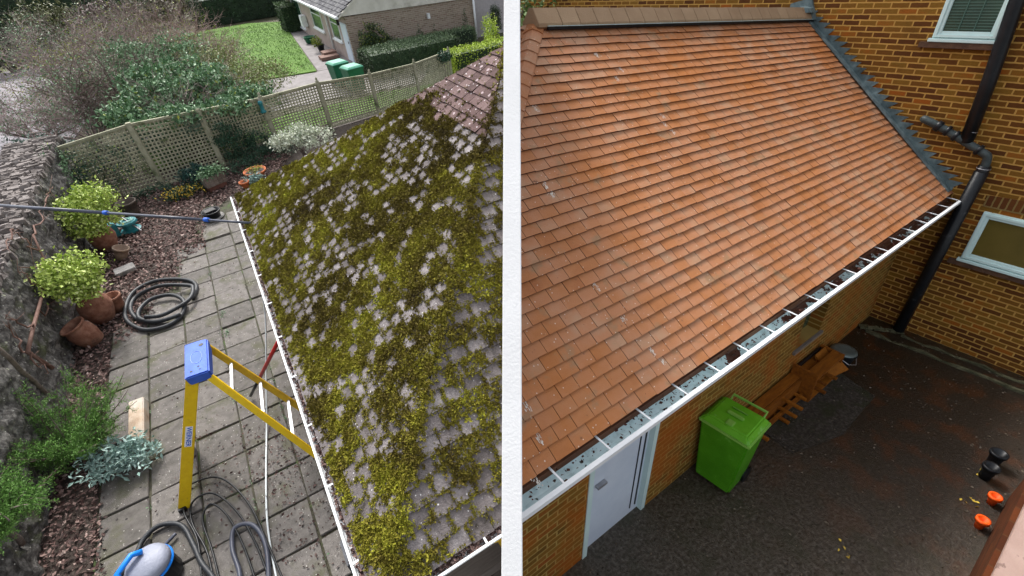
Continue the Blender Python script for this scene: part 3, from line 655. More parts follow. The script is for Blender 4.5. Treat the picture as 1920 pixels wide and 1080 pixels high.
# ------------------------------------------------------------------ LEFT: bungalow
tb = thing('bungalow', 'pale brick bungalow with a dark tiled roof and a white gable beyond the garden', 'house', L, (6.0, 21.3, 0))
# local: x from 0 (left wall) to 5.9, y from 0 (gable) back
EH = 1.78
MB().box((0.0, 0, -.1), (6.0, .2, EH)).build('gable_wall', BRICK_H, tb, clip=-1)
MB().box((0.0, .2, -.1), (.2, 13, EH)).build('side_wall', RENDER, tb)
mb = MB(); mb.prism([(-.25, -.06, EH + .05), (6.0, -.06, EH - .08), (6.0, -.06, EH + 2.0), (3.1, -.06, EH + 2.3)][::1], (0, .12, 0))
mb.prism([(-.25, -.10, EH + .08), (-.25, -.10, EH + .0), (3.1, -.10, EH + 2.15), (3.1, -.10, EH + 2.32)], (0, .05, 0))
mb.build('gable_board', FASCIA, tb, clip=-1)
mb = MB()
sl = np.array([3.35, 0, 2.3]); ls = np.linalg.norm(sl); sl = sl / ls; nn = np.array([-sl[2], 0, sl[0]])
for i in range(22):
    for j in range(52):
        p = np.array([-.3, 0, EH + .06]) + sl * (i * .19); y0 = -.12 + j * .27 + (.13 if i % 2 else 0)
        a = p + nn * .035; b_ = p + sl * .22 + nn * .01
        mb.hexa([a + [0, y0, 0] - nn * .015, b_ + [0, y0, 0] - nn * .015, b_ + [0, y0 + .26, 0] - nn * .015, a + [0, y0 + .26, 0] - nn * .015, a + [0, y0, 0], b_ + [0, y0, 0], b_ + [0, y0 + .26, 0], a + [0, y0 + .26, 0]])
rf = mb.build('roof', SLATE, tb, clip=-1)
mb = MB(); mb.prism([(-.05, .07, EH), (6, .07, EH), (3.1, .07, EH + 2.15)], (0, 13, 0)); mb.build('roof_core', DARKW, rf, clip=-1)
MB().box((-.42, -.1, EH - .02), (-.27, 13, EH + .07)).build('gutter', WHITE, tb, bev=.01)
def uwin(y0, y1, z0, z1, bars):
    fr = MB(); x = -.04
    for a in ((y0, y0 + .05, z0, z1), (y1 - .05, y1, z0, z1)): fr.box((x, a[0], a[2]), (x + .06, a[1], a[3]))
    for z in (z0, z1 - .05): fr.box((x, y0 + .05, z), (x + .06, y1 - .05, z + .05))
    for b_ in bars: fr.box((x + .003, y0 + .05, b_), (x + .057, y1 - .05, b_ + .04))
    w_ = fr.build('window', WHITE, tb); MB().box((-.015, y0 + .05, z0 + .05), (.01, y1 - .05, z1 - .05)).build('pane', GLASS, w_)
    MB().box((-.10, y0 - .05, z0 - .06), (.0, y1 + .05, z0)).build('sill', WHITE, w_)
uwin(1.35, 2.7, .65, 1.6, (1.3,))
uwin(4.4, 6.4, .65, 1.6, (1.3,))
uwin(9.0, 11.0, .2, 1.6, ())
d_ = MB().box((-.03, .15, .0), (.02, 1.0, 1.5)).build('door', DOORW, tb, bev=.01)
MB().box((-.06, .22, .75), (-.03, .27, .85)).build('handle', ALU, d_)
mb = MB(); mb.tube([(-.08, 3.2, EH), (-.06, 3.2, 1.6), (-.06, 3.2, 0)], .05, 8); mb.build('downpipe', WHITE, tb, smooth=True)
MB().tube([(5.93, -.12, EH - .1), (5.93, -.12, 0)], .05, 8).build('downpipe', WHITE, tb, smooth=True)
MB().box((-.1, 1.15, 1.35), (-.02, 1.27, 1.55)).build('wall_lamp', BLACKP, tb)
mbx = MB(); mbx.box((-.3, 8.0, .45), (-.02, 8.5, 1.0)); mbx.build('meter_box', WHITE, tb, bev=.02)
MB().box((3.6, -.16, 1.2), (3.7, -.0, 1.4)).build('vent', WHITE, tb)
tg = thing('grey_building', 'grey rendered building wall right of the white downpipe', 'building', L, (12.05, 21.6, 0))
MB().box((0, 0, -.1), (8, 6, 3.2)).build('wall', GREYREN, tg, clip=-1)
MB().box((.15, -.05, 2.0), (.3, 0, 2.2)).build('wall_lamp', BLACKP, tg)

# wheelie bins
def wheelie(name, label, plot, loc, rz, body, lid, w_=.5, d_=.55, h_=.8, group=None, rim=None, big=False):
    t = thing(name, label, 'bin', plot, loc, rz, group)
    mb = MB(); b0, b1 = .78, 1.0
    W_, D_ = w_ / 2, d_ / 2
    p = [(-W_ * b0, -D_ * b0, .04), (W_ * b0, -D_ * b0, .04), (W_ * b0, D_ * b0, .04), (-W_ * b0, D_ * b0, .04), (-W_, -D_, h_), (W_, -D_, h_), (W_, D_, h_), (-W_, D_, h_)]
    mb.hexa(p); bo = mb.build('body', body, t, bev=.02)
    mb = MB(); mb.box((-W_ - .02, -D_ - .02, h_ - .03), (W_ + .02, D_ + .02, h_ + .012)); mb.build('rim', rim or body, t, bev=.01)
    mb = MB(); e = .015
    mb.hexa([(-W_ - e, -D_ - .03, h_ + .015), (W_ + e, -D_ - .03, h_ + .015), (W_ + e, D_ + .01, h_ + .015), (-W_ - e, D_ + .01, h_ + .015),
             (-W_ * .82, -D_ * .85, h_ + .075), (W_ * .82, -D_ * .85, h_ + .075), (W_ * .82, D_ * .8, h_ + .085), (-W_ * .82, D_ * .8, h_ + .085)])
    ld = mb.build('lid', lid, t, bev=.015)
    if big:
        mb = MB(); mb.box((-.09, -.04, h_ + .082), (.09, .0, h_ + .11)); mb.box((-.09, .07, h_ + .084), (.09, .09, h_ + .10)); mb.box((-.03, -D_ * .82, h_ + .07), (.05, -.10, h_ + .092))
        mb.build('lid_grip', rim or lid, ld, bev=.008)
    mb = MB(); hz = h_ + (.0 if not big else .02)
    yb = D_ + (.10 if big else .07)
    mb.tube([(-W_ * .7, D_, hz - .04), (-W_ * .72, yb, hz + .02), (W_ * .72, yb, hz + .02), (W_ * .7, D_, hz - .04)], .017, 6); mb.build('handle', rim or body, t)
    for s_ in (-1, 1):
        MB().faces(*_wheel(s_ * W_ * .82, D_ * .8)).build('wheel', BLACKP, t)
    return t
def _wheel(x, y, r=.1, th=.04, n=16):
    a = np.arange(n) * 2 * math.pi / n
    V = np.vstack([np.c_[np.full(n, x - th / 2), y + r * np.cos(a), r + r * np.sin(a)], np.c_[np.full(n, x + th / 2), y + r * np.cos(a), r + r * np.sin(a)]])
    return V, [tuple(range(n))[::-1], tuple(range(n, 2 * n))] + [(i, (i + 1) % n, n + (i + 1) % n, n + i) for i in range(n)]
wheelie('wheelie_bin', 'dark green wheelie bin further left, half hidden by its neighbour', L, (4.55, 18.3, 0), rad(12), GREENB, GREENBL, .62, .6, .82, 'green wheelie bins behind the trellis')
wheelie('wheelie_bin', 'dark green wheelie bin in front, nearest the trellis', L, (4.78, 17.25, 0), rad(12), GREENB, GREENBL, .62, .6, .82, 'green wheelie bins behind the trellis')
# pots by the bungalow
def pot(name, label, plot, loc, prof, mat, group=None, soil=None, tilt=None, cat='pot'):
    t = thing(name, label, cat, plot, loc, group=group)
    if tilt is not None: t.matrix_world = t.matrix_world @ Matrix.Rotation(tilt[1], 4, tilt[0])
    MB().lathe(prof, n=28).build('pot_body', mat, t, smooth=True)
    if soil: MB().lathe([(soil[0], soil[1]), (0, soil[1] + .015)], n=16).build('soil', SOIL, t)
    return t
def cup(r0, r1, h, rim=.012):   # open pot profile, outside up then inside down
    return [(0, 0), (r0, 0), (r0 + (r1 - r0) * .5, h * .5), (r1, h - .04), (r1 + rim, h - .04), (r1 + rim, h), (r1 - .01, h), (r1 - .02, h * .6), (0, h * .55)]
pot('flower_pot', 'black pot with a yellowing plant beside the bungalow wall', L, (5.45, 25.0, 0), cup(.12, .18, .3), BLACKP, soil=(.15, .2))
foliage('potted_plant', 'pale yellow plant growing from the black pot by the bungalow', 'plant', (5.45, 25.0, .2), [(5.35, 25.1, .4, .25, .25, .25)], 300, .1, LF_YEL, 5, .008)
pot('flower_pot', 'green tub on the path below the bungalow window', L, (5.5, 27.5, 0), cup(.2, .28, .3), GREENB, soil=(.2, .22))
mb = MB(); mb.box((4.95, 23.0, 0), (5.75, 23.6, .12)); mb.box((5.2, 23.5, .0), (5.8, 24.1, .2)); tag(mb.build('brick_planter', M('planter_brick', [(.2, .11, .09), (.3, .2, .16)], 8, .5), plot=L, base=(5.4, 23.4, 0)), 'low red brick planter edge at the foot of the bungalow wall', 'planter')

# ------------------------------------------------------------------ LEFT: things in the bed
# potted lime shrubs in terracotta urns
URN = [(0, 0), (.14, 0), (.16, .02), (.22, .16), (.245, .28), (.22, .40), (.17, .48), (.16, .52), (.2, .55), (.2, .58), (.17, .58), (.14, .52), (.17, .42), (0, .40)]
GP = 'urns with lime green shrubs'
u1 = L.hit(198, 598, 2, 0)
pot('terracotta_urn', 'large bellied terracotta urn under the nearer lime green shrub', L, (u1[0], u1[1], 0), URN, TERRA, 'terracotta urns beside the stone wall', soil=(.15, .46))
foliage('lime_shrub', 'rounded lime green shrub growing in the nearer terracotta urn', 'shrub', (u1[0], u1[1], .46), [(u1[0] + .02, u1[1] - .02, .98, .44, .42, .34), (u1[0] + .1, u1[1] - .2, .82, .3, .28, .25), (u1[0] - .15, u1[1] + .1, .86, .28, .28, .28)], 4200, .062, LF_LIME, 26, .014, asp=.62, group=GP, shell=.35)
u2 = np.array([-2.78, 10.3])
pot('terracotta_urn', 'terracotta urn hidden below the further lime green shrub', L, (u2[0], u2[1], 0), URN, TERRA, 'terracotta urns beside the stone wall', soil=(.15, .46))
foliage('lime_shrub', 'rounded lime green shrub further back by the trellis corner, crossed by the black pole', 'shrub', (u2[0], u2[1], .46), [(u2[0] + .1, u2[1] + .1, .98, .5, .45, .36), (u2[0] - .1, u2[1] - .2, .72, .35, .3, .28), (u2[0] + .2, u2[1] - .15, .75, .36, .3, .3), (u2[0] + .05, u2[1] - .3, .45, .3, .2, .25)], 4200, .066, LF_LIME, 26, .014, asp=.62, group=GP, shell=.35)
u3 = L.hit(180, 640, 2, 0)
JAR = [(0, 0), (.13, 0), (.15, .02), (.185, .16), (.19, .28), (.165, .36), (.15, .385), (.185, .40), (.185, .43), (.165, .43), (.14, .39), (.155, .3), (.15, .1), (0, .08)]
pot('terracotta_jar', 'empty wide mouthed terracotta jar leaning beside the stone wall', L, (u3[0], u3[1], 0.0), JAR, TERRA, tilt=('Y', rad(-16)))
u4 = L.hit(225, 580, 2, 0)
pot('terracotta_pot', 'small pale terracotta pot tucked behind the large urn', L, (u4[0], u4[1], 0), cup(.10, .14, .3), TERRA, soil=(.12, .2))
u5 = L.hit(222, 478, 2, .1)
pot('clay_pot', 'tan clay pot lying between the two lime green shrubs', L, (u5[0], u5[1], 0), cup(.09, .13, .26), M('tan_clay', [(.26, .18, .13), (.4, .3, .23)], 6, bump=.3), tilt=('Y', rad(25)))
u6 = L.hit(188, 462, 2, 0)
t = thing('stone_ornament', 'grey cast stone garden ornament between the lime green shrubs', 'ornament', L, (u6[0], u6[1], 0))
MB().box((-.14, -.14, 0), (.14, .14, .08), rz=.3).build('plinth', GREYC, t, bev=.01)
MB().lathe([(.10, .08), (.12, .12), (.07, .2), (.08, .3), (.13, .38), (.15, .46), (.12, .5), (.07, .52), (.085, .58), (.07, .66), (0, .69)], n=18).build('figure', GREYC, t, smooth=True)
u7 = L.hit(240, 508, 2, 0)
tag(MB().box((u7[0] - .2, u7[1] - .13, 0), (u7[0] + .14, u7[1] + .13, .08), rz=.2).build('stone_block', GREYC, plot=L, base=(u7[0], u7[1], 0), bev=.01), 'flat grey stone block lying on the bark beside the nearer lime shrub', 'block')
u8 = L.hit(245, 395, 2, .15)
pot('clay_pot', 'dark brown clay pot standing at the foot of the trellis', L, (u8[0], u8[1], 0), cup(.14, .2, .38), M('brown_clay', [(.05, .04, .035), (.11, .085, .07)], 6, bump=.3), soil=(.16, .24))
u9 = L.hit(243, 425, 2, .1)
t = thing('hose_reel', 'dark teal garden hose reel with a pale green hose beside the further lime shrub', 'hose reel', L, (u9[0], u9[1], 0))
MB().lathe([(0, .0), (.19, 0), (.2, .04), (.13, .06), (.13, .18), (.2, .2), (.19, .24), (0, .24)], n=20).build('drum', TEAL, t, smooth=False)
a = np.linspace(0, 4 * math.pi, 50); MB().tube(np.c_[(.07 + a * .006) * np.cos(a), (.07 + a * .006) * np.sin(a), .255 + a * .001], .010, 6).build('hose', leafm('hose_mint', [(.2, .42, .36), (.3, .5, .44)]), t, smooth=True)
MB().tube([(-.05, .1, .3), (.2, -.25, .05)], .015, 6).build('handle', ALU, t)
p = L.hit(205, 425, 2, .25)
tag(MB().box((p[0] - .13, p[1] - .1, 0), (p[0] + .1, p[1] + .1, .3), rz=.4).build('blue_tub', TEAL, plot=L, base=(p[0], p[1], 0), bev=.02), 'small teal blue tub behind the stone ornament', 'tub')
u = L.hit(401, 408, 2, 0)
t = thing('bucket', 'black round bucket with a pale rim standing where bark meets paving', 'bucket', L, (u[0], u[1], 0))
MB().lathe([(0, .01), (.15, .0), (.185, .16), (.2, .165), (.2, .18), (.175, .18), (.15, .05), (0, .04)], n=24).build('body', BLACKP, t, smooth=True)
MB().box((-.13, -.09, .1), (.10, .1, .2), rz=.3).build('contents', BLACKP, t, bev=.01)
MB().lathe([(.0, -.0), (.21, 0), (.23, .02), (.2, .03), (0, .01)], n=24).build('saucer', GREYC, t, smooth=True)
u = L.hit(408, 352, 2, 0)
t = thing('planter_box', 'grey timber planter box of leafy plants at the foot of the trellis', 'planter', L, (u[0], u[1], 0), rad(20))
mb = MB()
for i in range(5): mb.box((-.25 + i * .1, -.14, .12), (-.155 + i * .1, -.12, .36))
mb.box((-.25, -.12, .12), (.245, .12, .32)); mb.build('box', GREYWOOD, t)
MB().box((-.22, -.1, 0), (.22, .1, .12)).build('brick_stand', M('stand_brick', [(.12, .05, .04), (.2, .09, .07)], 6, bump=.4), t)
MB().leaves(rng.normal(size=(700, 3)) * [.15, .09, .06] + [0, 0, .42], .07, .5).build('plants', LF_GREEN, t)['kind'] = 'stuff'
foliage('fern', 'blue green spiky plant beside the timber planter box', 'plant', (u[0] - .3, u[1] + .2, 0), [(u[0] - .35, u[1] + .25, .35, .35, .22, .25)], 900, .10, leafm('leaf_teal', [(.008, .03, .03), (.02, .07, .06), (.05, .13, .11)]), 5, .01, asp=.2)
u = L.hit(484, 335, 2, 0)
t = thing('terracotta_bowl', 'shallow bright orange terracotta bowl with sparse plants by the trellis', 'bowl', L, (u[0], u[1], .05))
MB().lathe([(0, 0), (.13, 0), (.2, .06), (.255, .15), (.275, .155), (.275, .185), (.25, .185), (.22, .12), (0, .11)], n=32).build('bowl', TERRAO, t, smooth=True)
MB().lathe([(.235, .14), (0, .155)], n=20).build('soil', SOIL, t)
MB().leaves(rng.normal(size=(120, 3)) * [.1, .1, .03] + [0, 0, .2], .06, .4).build('plants', LF_YEL, t)['kind'] = 'stuff'
MB().lathe([(0, -.05), (.12, -.05), (.12, 0), (0, 0)], n=18).build('stand', TERRA, t)
u = L.hit(462, 352, 2, 0)
pot('flower_pot', 'small orange terracotta pot at the corner of the mossy roof', L, (u[0], u[1], 0), cup(.07, .11, .17), TERRAO, soil=(.09, .12))
foliage('sedum', 'blue green rosette plant next to the small orange pot', 'plant', (u[0] + .25, u[1] + .1, 0), [(u[0] + .25, u[1] + .1, .14, .22, .14, .1)], 420, .07, LF_SAGE, 0, asp=.45)
u = L.hit(350, 372, 2, 0)
foliage('yellow_flowers', 'clump of yellow flowering plants at the foot of the trellis', 'plant', (u[0], u[1], 0), [(u[0], u[1] + .1, .14, .42, .24, .15)], 900, .06, IVY, 3, .006, extra=(PETAL, .42, 'yellow_petals'))
foliage('variegated_shrub', 'white variegated shrub spreading in front of the trellis beside the mossy roof', 'shrub', (1.75, 12.35, 0), [(1.45, 12.45, .5, .5, .35, .26), (2.1, 12.3, .45, .55, .35, .25), (1.8, 12.6, .62, .45, .3, .2)], 2600, .075, LF_WHITE, 14, .01, shell=.3)
# bird feeder on the fourth post
t = thing('bird_feeder', 'teal tube bird feeder hanging on a trellis post', 'bird feeder', L, (1.25, 13.62, 1.0))
MB().lathe([(0, 0), (.07, 0), (.085, .03), (.05, .06), (.05, .22), (.065, .24), (.05, .3), (0, .32)], n=14).build('tube', TEAL, t, smooth=True)
MB().tube([(0, 0, .32), (.02, .04, .38), (.05, .1, .36)], .006, 5).build('hook', ALU, t)

# black suction hose coil
hp = lambda x, y, z=.035: L.hit(x, y, 2, z)
cx = hp(296, 572); pts = []
ctrl = [(362, 560), (368, 535), (345, 524), (290, 527), (250, 548), (235, 580), (240, 603), (270, 618), (310, 612), (340, 592), (345, 565), (322, 553), (285, 560), (262, 580), (262, 597), (290, 603), (320, 596), (335, 590), (300, 602), (262, 600), (245, 580), (256, 556), (300, 536), (352, 535), (362, 541), (356, 560), (330, 578), (300, 592), (272, 594)]
ctrl = [hp(x, y, .035 + (.0 if i < 10 else .045 if i < 18 else .0 if i < 22 else .09)) for i, (x, y) in enumerate(ctrl)]
def smooth_path(P, n=6):
    P = np.array(P); out = []
    for i in range(len(P) - 1):
        p0, p1, p2, p3 = P[max(i - 1, 0)], P[i], P[i + 1], P[min(i + 2, len(P) - 1)]
        for t in np.linspace(0, 1, n, endpoint=False):
            out.append(.5 * ((2 * p1) + (-p0 + p2) * t + (2 * p0 - 5 * p1 + 4 * p2 - p3) * t * t + (-p0 + 3 * p1 - 3 * p2 + p3) * t ** 3))
    out.append(P[-1]); return np.array(out)
tag(MB().tube(smooth_path(ctrl), .034, 10).build('suction_hose', HOSE, plot=L, base=cx, smooth=True), 'coiled thick black suction hose lying on the patio', 'hose')

# timber edging / stone kerb by juniper
u = L.hit(262, 785, 2, .1)
mb = MB(); mb.box((u[0] - .10, u[1] - .45, 0), (u[0] + .07, u[1] + .35, .16), j=.006)
tag(mb.build('stone_kerb', M('sandy_kerb', [(.3, .2, .13), (.48, .38, .29), (.55, .52, .47)], 4, bump=.5), plot=L, base=(u[0], u[1], 0), bev=.01), 'sandy coloured stone kerb block beside the juniper', 'kerb block')
def juniper(name, label, base, H, sp, n, mat, droop=0., lean=(0, 0)):
    t = thing(name, label, 'shrub', L, base, group='conifer shrubs along the stone wall'); mb = MB(); br = MB()
    for i in range(n):
        a = rng.random() * 6.28; d = np.array([math.cos(a) * sp + lean[0], math.sin(a) * sp + lean[1], rng.uniform(.5, 1.2)]); d /= np.linalg.norm(d)
        ln = H * rng.uniform(.6, 1.1); P = [np.zeros(3)]; dd = d.copy()
        for s_ in range(7): dd[2] -= droop * .12; dd += rng.normal(size=3) * .05; P.append(P[-1] + dd * ln / 7)
        P = np.array(P); br.tube(P, np.linspace(.012, .003, 8), 4)
        for s_ in range(26):
            f_ = rng.uniform(.3, 1); q = P[int(f_ * 6.99)]; tw_ = dd * .5 + rng.normal(size=3) * .5; tw_ /= np.linalg.norm(tw_)
            L_ = .16 * (1.25 - f_ * .6); m = 12
            C = q + tw_ * np.linspace(0, L_, m)[:, None] + rng.normal(size=(m, 3)) * .006
            mb.leaves(C, .034, .22, r=rng.random() * .6 + rng.random(m) * .4)
    br.build('branches', BARKT, t); mb.build('foliage', mat, t); return t
b_ = L.hit(165, 850, 2, 0)
juniper('juniper', 'feathery green juniper against the foot of the stone wall', (b_[0] - .15, b_[1], 0), 1.05, .75, 90, LF_JUN, lean=(.25, .15))
b_ = L.hit(60, 930, 2, .2)
juniper('weeping_conifer', 'drooping fresh green conifer in the lower left corner', (-2.95, 3.25, .7), .95, .45, 60, LF_JUN, droop=1.3, lean=(-.15, -.1))
b_ = L.hit(235, 850, 2, .15)
foliage('sage_plant', 'pale blue green leafy plant spreading below the juniper', 'plant', (b_[0], b_[1], 0), [(b_[0] - .1, b_[1] - .02, .2, .36, .28, .14), (b_[0] + .12, b_[1] - .1, .16, .25, .22, .1)], 1100, .075, LF_SAGE, 6, .008, asp=.4)

# ------------------------------------------------------------------ LEFT: stepladder
tl = thing('stepladder', 'yellow fibreglass stepladder with a blue top cap standing on the patio', 'ladder', L, (-.9, 3.4, 0))
Q = lambda u, v, z: np.array([u + .9, v - 3.4, z])
tops = [Q(-.97, 3.17, 1.55), Q(-.93, 3.62, 1.55)]
feetF = [Q(-1.76, 2.95, 0), Q(-1.66, 3.80, 0)]
feetR = [Q(.02, 2.08, 0), Q(.10, 2.78, 0)]
for i in range(2):
    MB().bar(feetF[i], tops[i], .035, .115, (1, 0, .3)).build('front_rail', YEL, tl, bev=.006)
for i, m_ in ((0, YEL), (1, YELD)):
    MB().bar(feetR[i], tops[i] + [.10, 0, 0], .035, .07, (1, 0, .5)).build('rear_rail', m_, tl, bev=.006)
for f_ in (.17, .36, .55, .72, .88):
    a = feetR[0] + (tops[0] + [.1, 0, 0] - feetR[0]) * (1 - f_); b_ = feetR[1] + (tops[1] + [.1, 0, 0] - feetR[1]) * (1 - f_)
    MB().bar(a, b_, .03, .022).build('rung', ALU, tl, bev=.004)
for f_ in (.2, .4, .6, .8):
    a = feetF[0] + (tops[0] - feetF[0]) * (1 - f_); b_ = feetF[1] + (tops[1] - feetF[1]) * (1 - f_)
    MB().bar(a, b_, .09, .03).build('step', ALU, tl, bev=.004)
mb = MB(); cp = [Q(-1.03, 3.11, 1.6), Q(-.80, 3.09, 1.6), Q(-.77, 3.64, 1.6), Q(-1.0, 3.69, 1.6)]
lowp = [p * [1, 1, 1] + [0, 0, -.13] for p in cp]; mid = [(p - np.mean(cp, 0)) * .94 + np.mean(cp, 0) + [0, 0, -.13] for p in cp]
mb.hexa(mid + cp); cap_ = mb.build('top_cap', LADBLUE, tl, bev=.014)
c0 = np.mean(cp, 0)
for du, dv, r_ in ((.06, .18, .024), (-.06, -.2, .013), (.01, -.16, .011), (.02, -.21, .008)):
    MB().lathe([(r_, .0), (r_, .002), (0, .002)], c0 + [du, dv, .0005], 12).build('tool_hole', BLACKP, cap_)
MB().bar(c0 + [-.1, .28, .001], c0 + [.07, .27, .001], .008, .003).build('tool_slot', BLACKP, cap_)
mb = MB(); a_ = np.linspace(0, 2 * math.pi, 28, endpoint=False)
mb.tube(np.c_[c0[0] + .055 * np.cos(a_), c0[1] + .10 * np.sin(a_), np.full(28, c0[2] + .001)], .003, 5, closed=True)
mb.build('embossed_ring', M('cap_pale', [(.25, .35, .8), (.35, .45, .85)], 5), cap_)
for p in feetF + feetR: MB().box(tuple(p - [.04, .04, 0]), tuple(p + [.04, .04, .06])).build('rubber_foot', BLACKP, tl, bev=.006)
# sticker with blue lettering on the near rail
def text_obj(body, size, mat, parent, mw, ext=.0006):
    cu = bpy.data.curves.new('lettering', 'FONT'); cu.body = body; cu.size = size; cu.extrude = ext; cu.align_x = 'CENTER'; cu.align_y = 'CENTER'; cu.offset = size * .02
    o = bpy.data.objects.new('lettering', cu); COL.objects.link(o)
    dg = bpy.context.evaluated_depsgraph_get(); me = bpy.data.meshes.new_from_object(o.evaluated_get(dg))
    bpy.data.objects.remove(o); o2 = bpy.data.objects.new('lettering', me); COL.objects.link(o2)
    me.materials.clear(); me.materials.append(mat); o2.parent = parent; o2.matrix_local = mw; return o2
f0, f1 = Vector(feetF[0]), Vector(tops[0]); ax_ = (f0 - f1).normalized()
xx = ax_.cross(Vector((1, 0, .3))).normalized(); yy = xx.cross(ax_).normalized()   # xx: across thickness, yy: wide face normal dir? 
fn = -xx if (-xx).y < 0 else xx                                                  # face towards the camera (-v)
mid_ = f1.lerp(f0, .42) + fn * .0195
side = ax_.cross(fn) * -1
mw = Matrix((( -side.x, 0, 0, 0),)*4) if False else Matrix.Identity(4)
for r_ in range(3): mw[r_][0] = ax_[r_]; mw[r_][2] = fn[r_]; mw[r_][1] = fn.cross(ax_)[r_]; mw[r_][3] = mid_[r_]
stk = MB().box((-.13, -.033, -.001), (.13, .033, .001)).build('sticker', CLEANW, tl); stk.matrix_local = mw
text_obj('WERNER', .062, BLUE, tl, mw @ Matrix.Translation((0, 0, .0018)))

# red pole, white hose, long black pole
p, q = L.hit(536, 612, 2, 1.75), L.hit(470, 742, 2, 0.05)
t = thing('red_pole', 'dark red pole leaning on the gutter behind the stepladder', 'pole', L, q)
MB().tube([(0, 0, 0), tuple((p - q) * .28)], .02, 8).build('dark_grip', BLACKP, t, smooth=True)
MB().tube([tuple((p - q) * .28), tuple(p - q)], .022, 8).build('shaft', REDP, t, smooth=True)
P = smooth_path([L.hit(500, 512, 2, 1.7), L.hit(490, 522, 2, 1.5), L.hit(491, 545, 2, 1.3), L.hit(498, 600, 2, .9), L.hit(499, 700, 2, .4), L.hit(500, 800, 2, .05), L.hit(499, 870, 2, .02), L.hit(500, 960, 2, .02), L.hit(508, 1030, 2, .02), L.hit(524, 1110, 2, .02)])
tag(MB().tube(P, .011, 6).build('white_hose', M('white_tube', [(.55, .6, .62), (.7, .75, .77)], 4, rough=.4, bump=0), plot=L, base=P[0], smooth=True), 'thin white hose hanging from the gutter and trailing over the patio', 'hose')
A, B = L.hit(-60, 381, 2, 2.05), L.hit(470, 418, 2, 1.97)
t = thing('telescopic_pole', 'long dark telescopic pole laid across from the wall to the mossy roof gutter', 'pole', L, A)
for i, (f0_, f1_, r_) in enumerate(((0, .52, .024), (.52, .86, .020), (.86, 1, .017))):
    MB().tube([tuple((B - A) * f0_), tuple((B - A) * f1_)], r_, 10).build('section', POLE, t, smooth=True)
for f_ in (.52, .86): MB().tube([tuple((B - A) * (f_ - .006)), tuple((B - A) * (f_ + .008))], .031, 10).build('clamp', BLUE, t, smooth=True)

# tools at the bottom edge
v_ = L.hit(318, 1075, 2, 0)
t = thing('vacuum_cleaner', 'grey and bright blue wet vacuum cleaner standing at the bottom edge', 'vacuum cleaner', L, (v_[0] - .05, v_[1] + .0, 0), .3)
MB().lathe([(0, 0), (.17, 0), (.19, .03), (.19, .24), (.17, .27), (0, .27)], n=28).build('tank', BLACKP, t, smooth=False)
MB().lathe([(.19, .27), (.2, .29), (.19, .33), (.15, .37), (0, .38)], n=28).build('motor_head', M('grey_blue_plastic', [(.24, .26, .33), (.32, .34, .42)], 5, rough=.45), t, smooth=True)
MB().lathe([(.203, .25), (.21, .26), (.203, .275)], n=28).build('blue_band', CYANB, t)
MB().tube([(-.22, -.12, .36), (-.2, .02, .43), (-.05, .10, .44), (.02, .1, .39)], .028, 8).build('carry_handle', CYANB, t, smooth=True)
for i, (pts_, lab) in enumerate((([(400, 1160), (405, 1095), (378, 1055), (362, 1020), (340, 985), (300, 985), (270, 1010), (250, 1050), (215, 1090), (150, 1160)], 'black corrugated hose looping beside the vacuum cleaner'),
        ([(440, 1150), (450, 1080), (436, 1030), (440, 990), (475, 985), (500, 1030), (505, 1150)], 'grey blue hose standing among the black cables'),
        ([(500, 1150), (480, 1090), (455, 1020), (425, 965), (395, 945), (380, 975), (400, 1040), (425, 1150)], 'leftmost thin black cable of the pressure hose bundle'),
        ([(530, 1150), (505, 1085), (480, 1020), (445, 960), (400, 925), (362, 940), (360, 980), (390, 1040), (410, 1150)], 'middle thin black cable of the pressure hose bundle'),
        ([(560, 1150), (530, 1085), (500, 1015), (470, 950), (430, 905), (395, 895), (350, 915), (345, 960), (372, 1020), (380, 1150)], 'rightmost thin black cable of the pressure hose bundle'),
        ([(200, 1110), (235, 1082), (290, 1040), (330, 1000)], 'dark wand lying left of the vacuum cleaner'))):
    P = smooth_path([L.hit(x, y, 2, .05) for x, y in pts_]); r_ = (.026, .024, .011, .011, .011, .018)[i]
    tag(MB().tube(P, r_, 8).build(('black_hose', 'grey_hose', 'cable', 'cable', 'cable', 'wand')[i], (HOSE, POLE, BLACKP, BLACKP, BLACKP, POLE)[i], plot=L, base=P[0], smooth=True), lab, ('hose', 'hose', 'cable', 'cable', 'cable', 'wand')[i], 'hoses and cables on the patio')
v_ = L.hit(670, 1090, 2, 0)

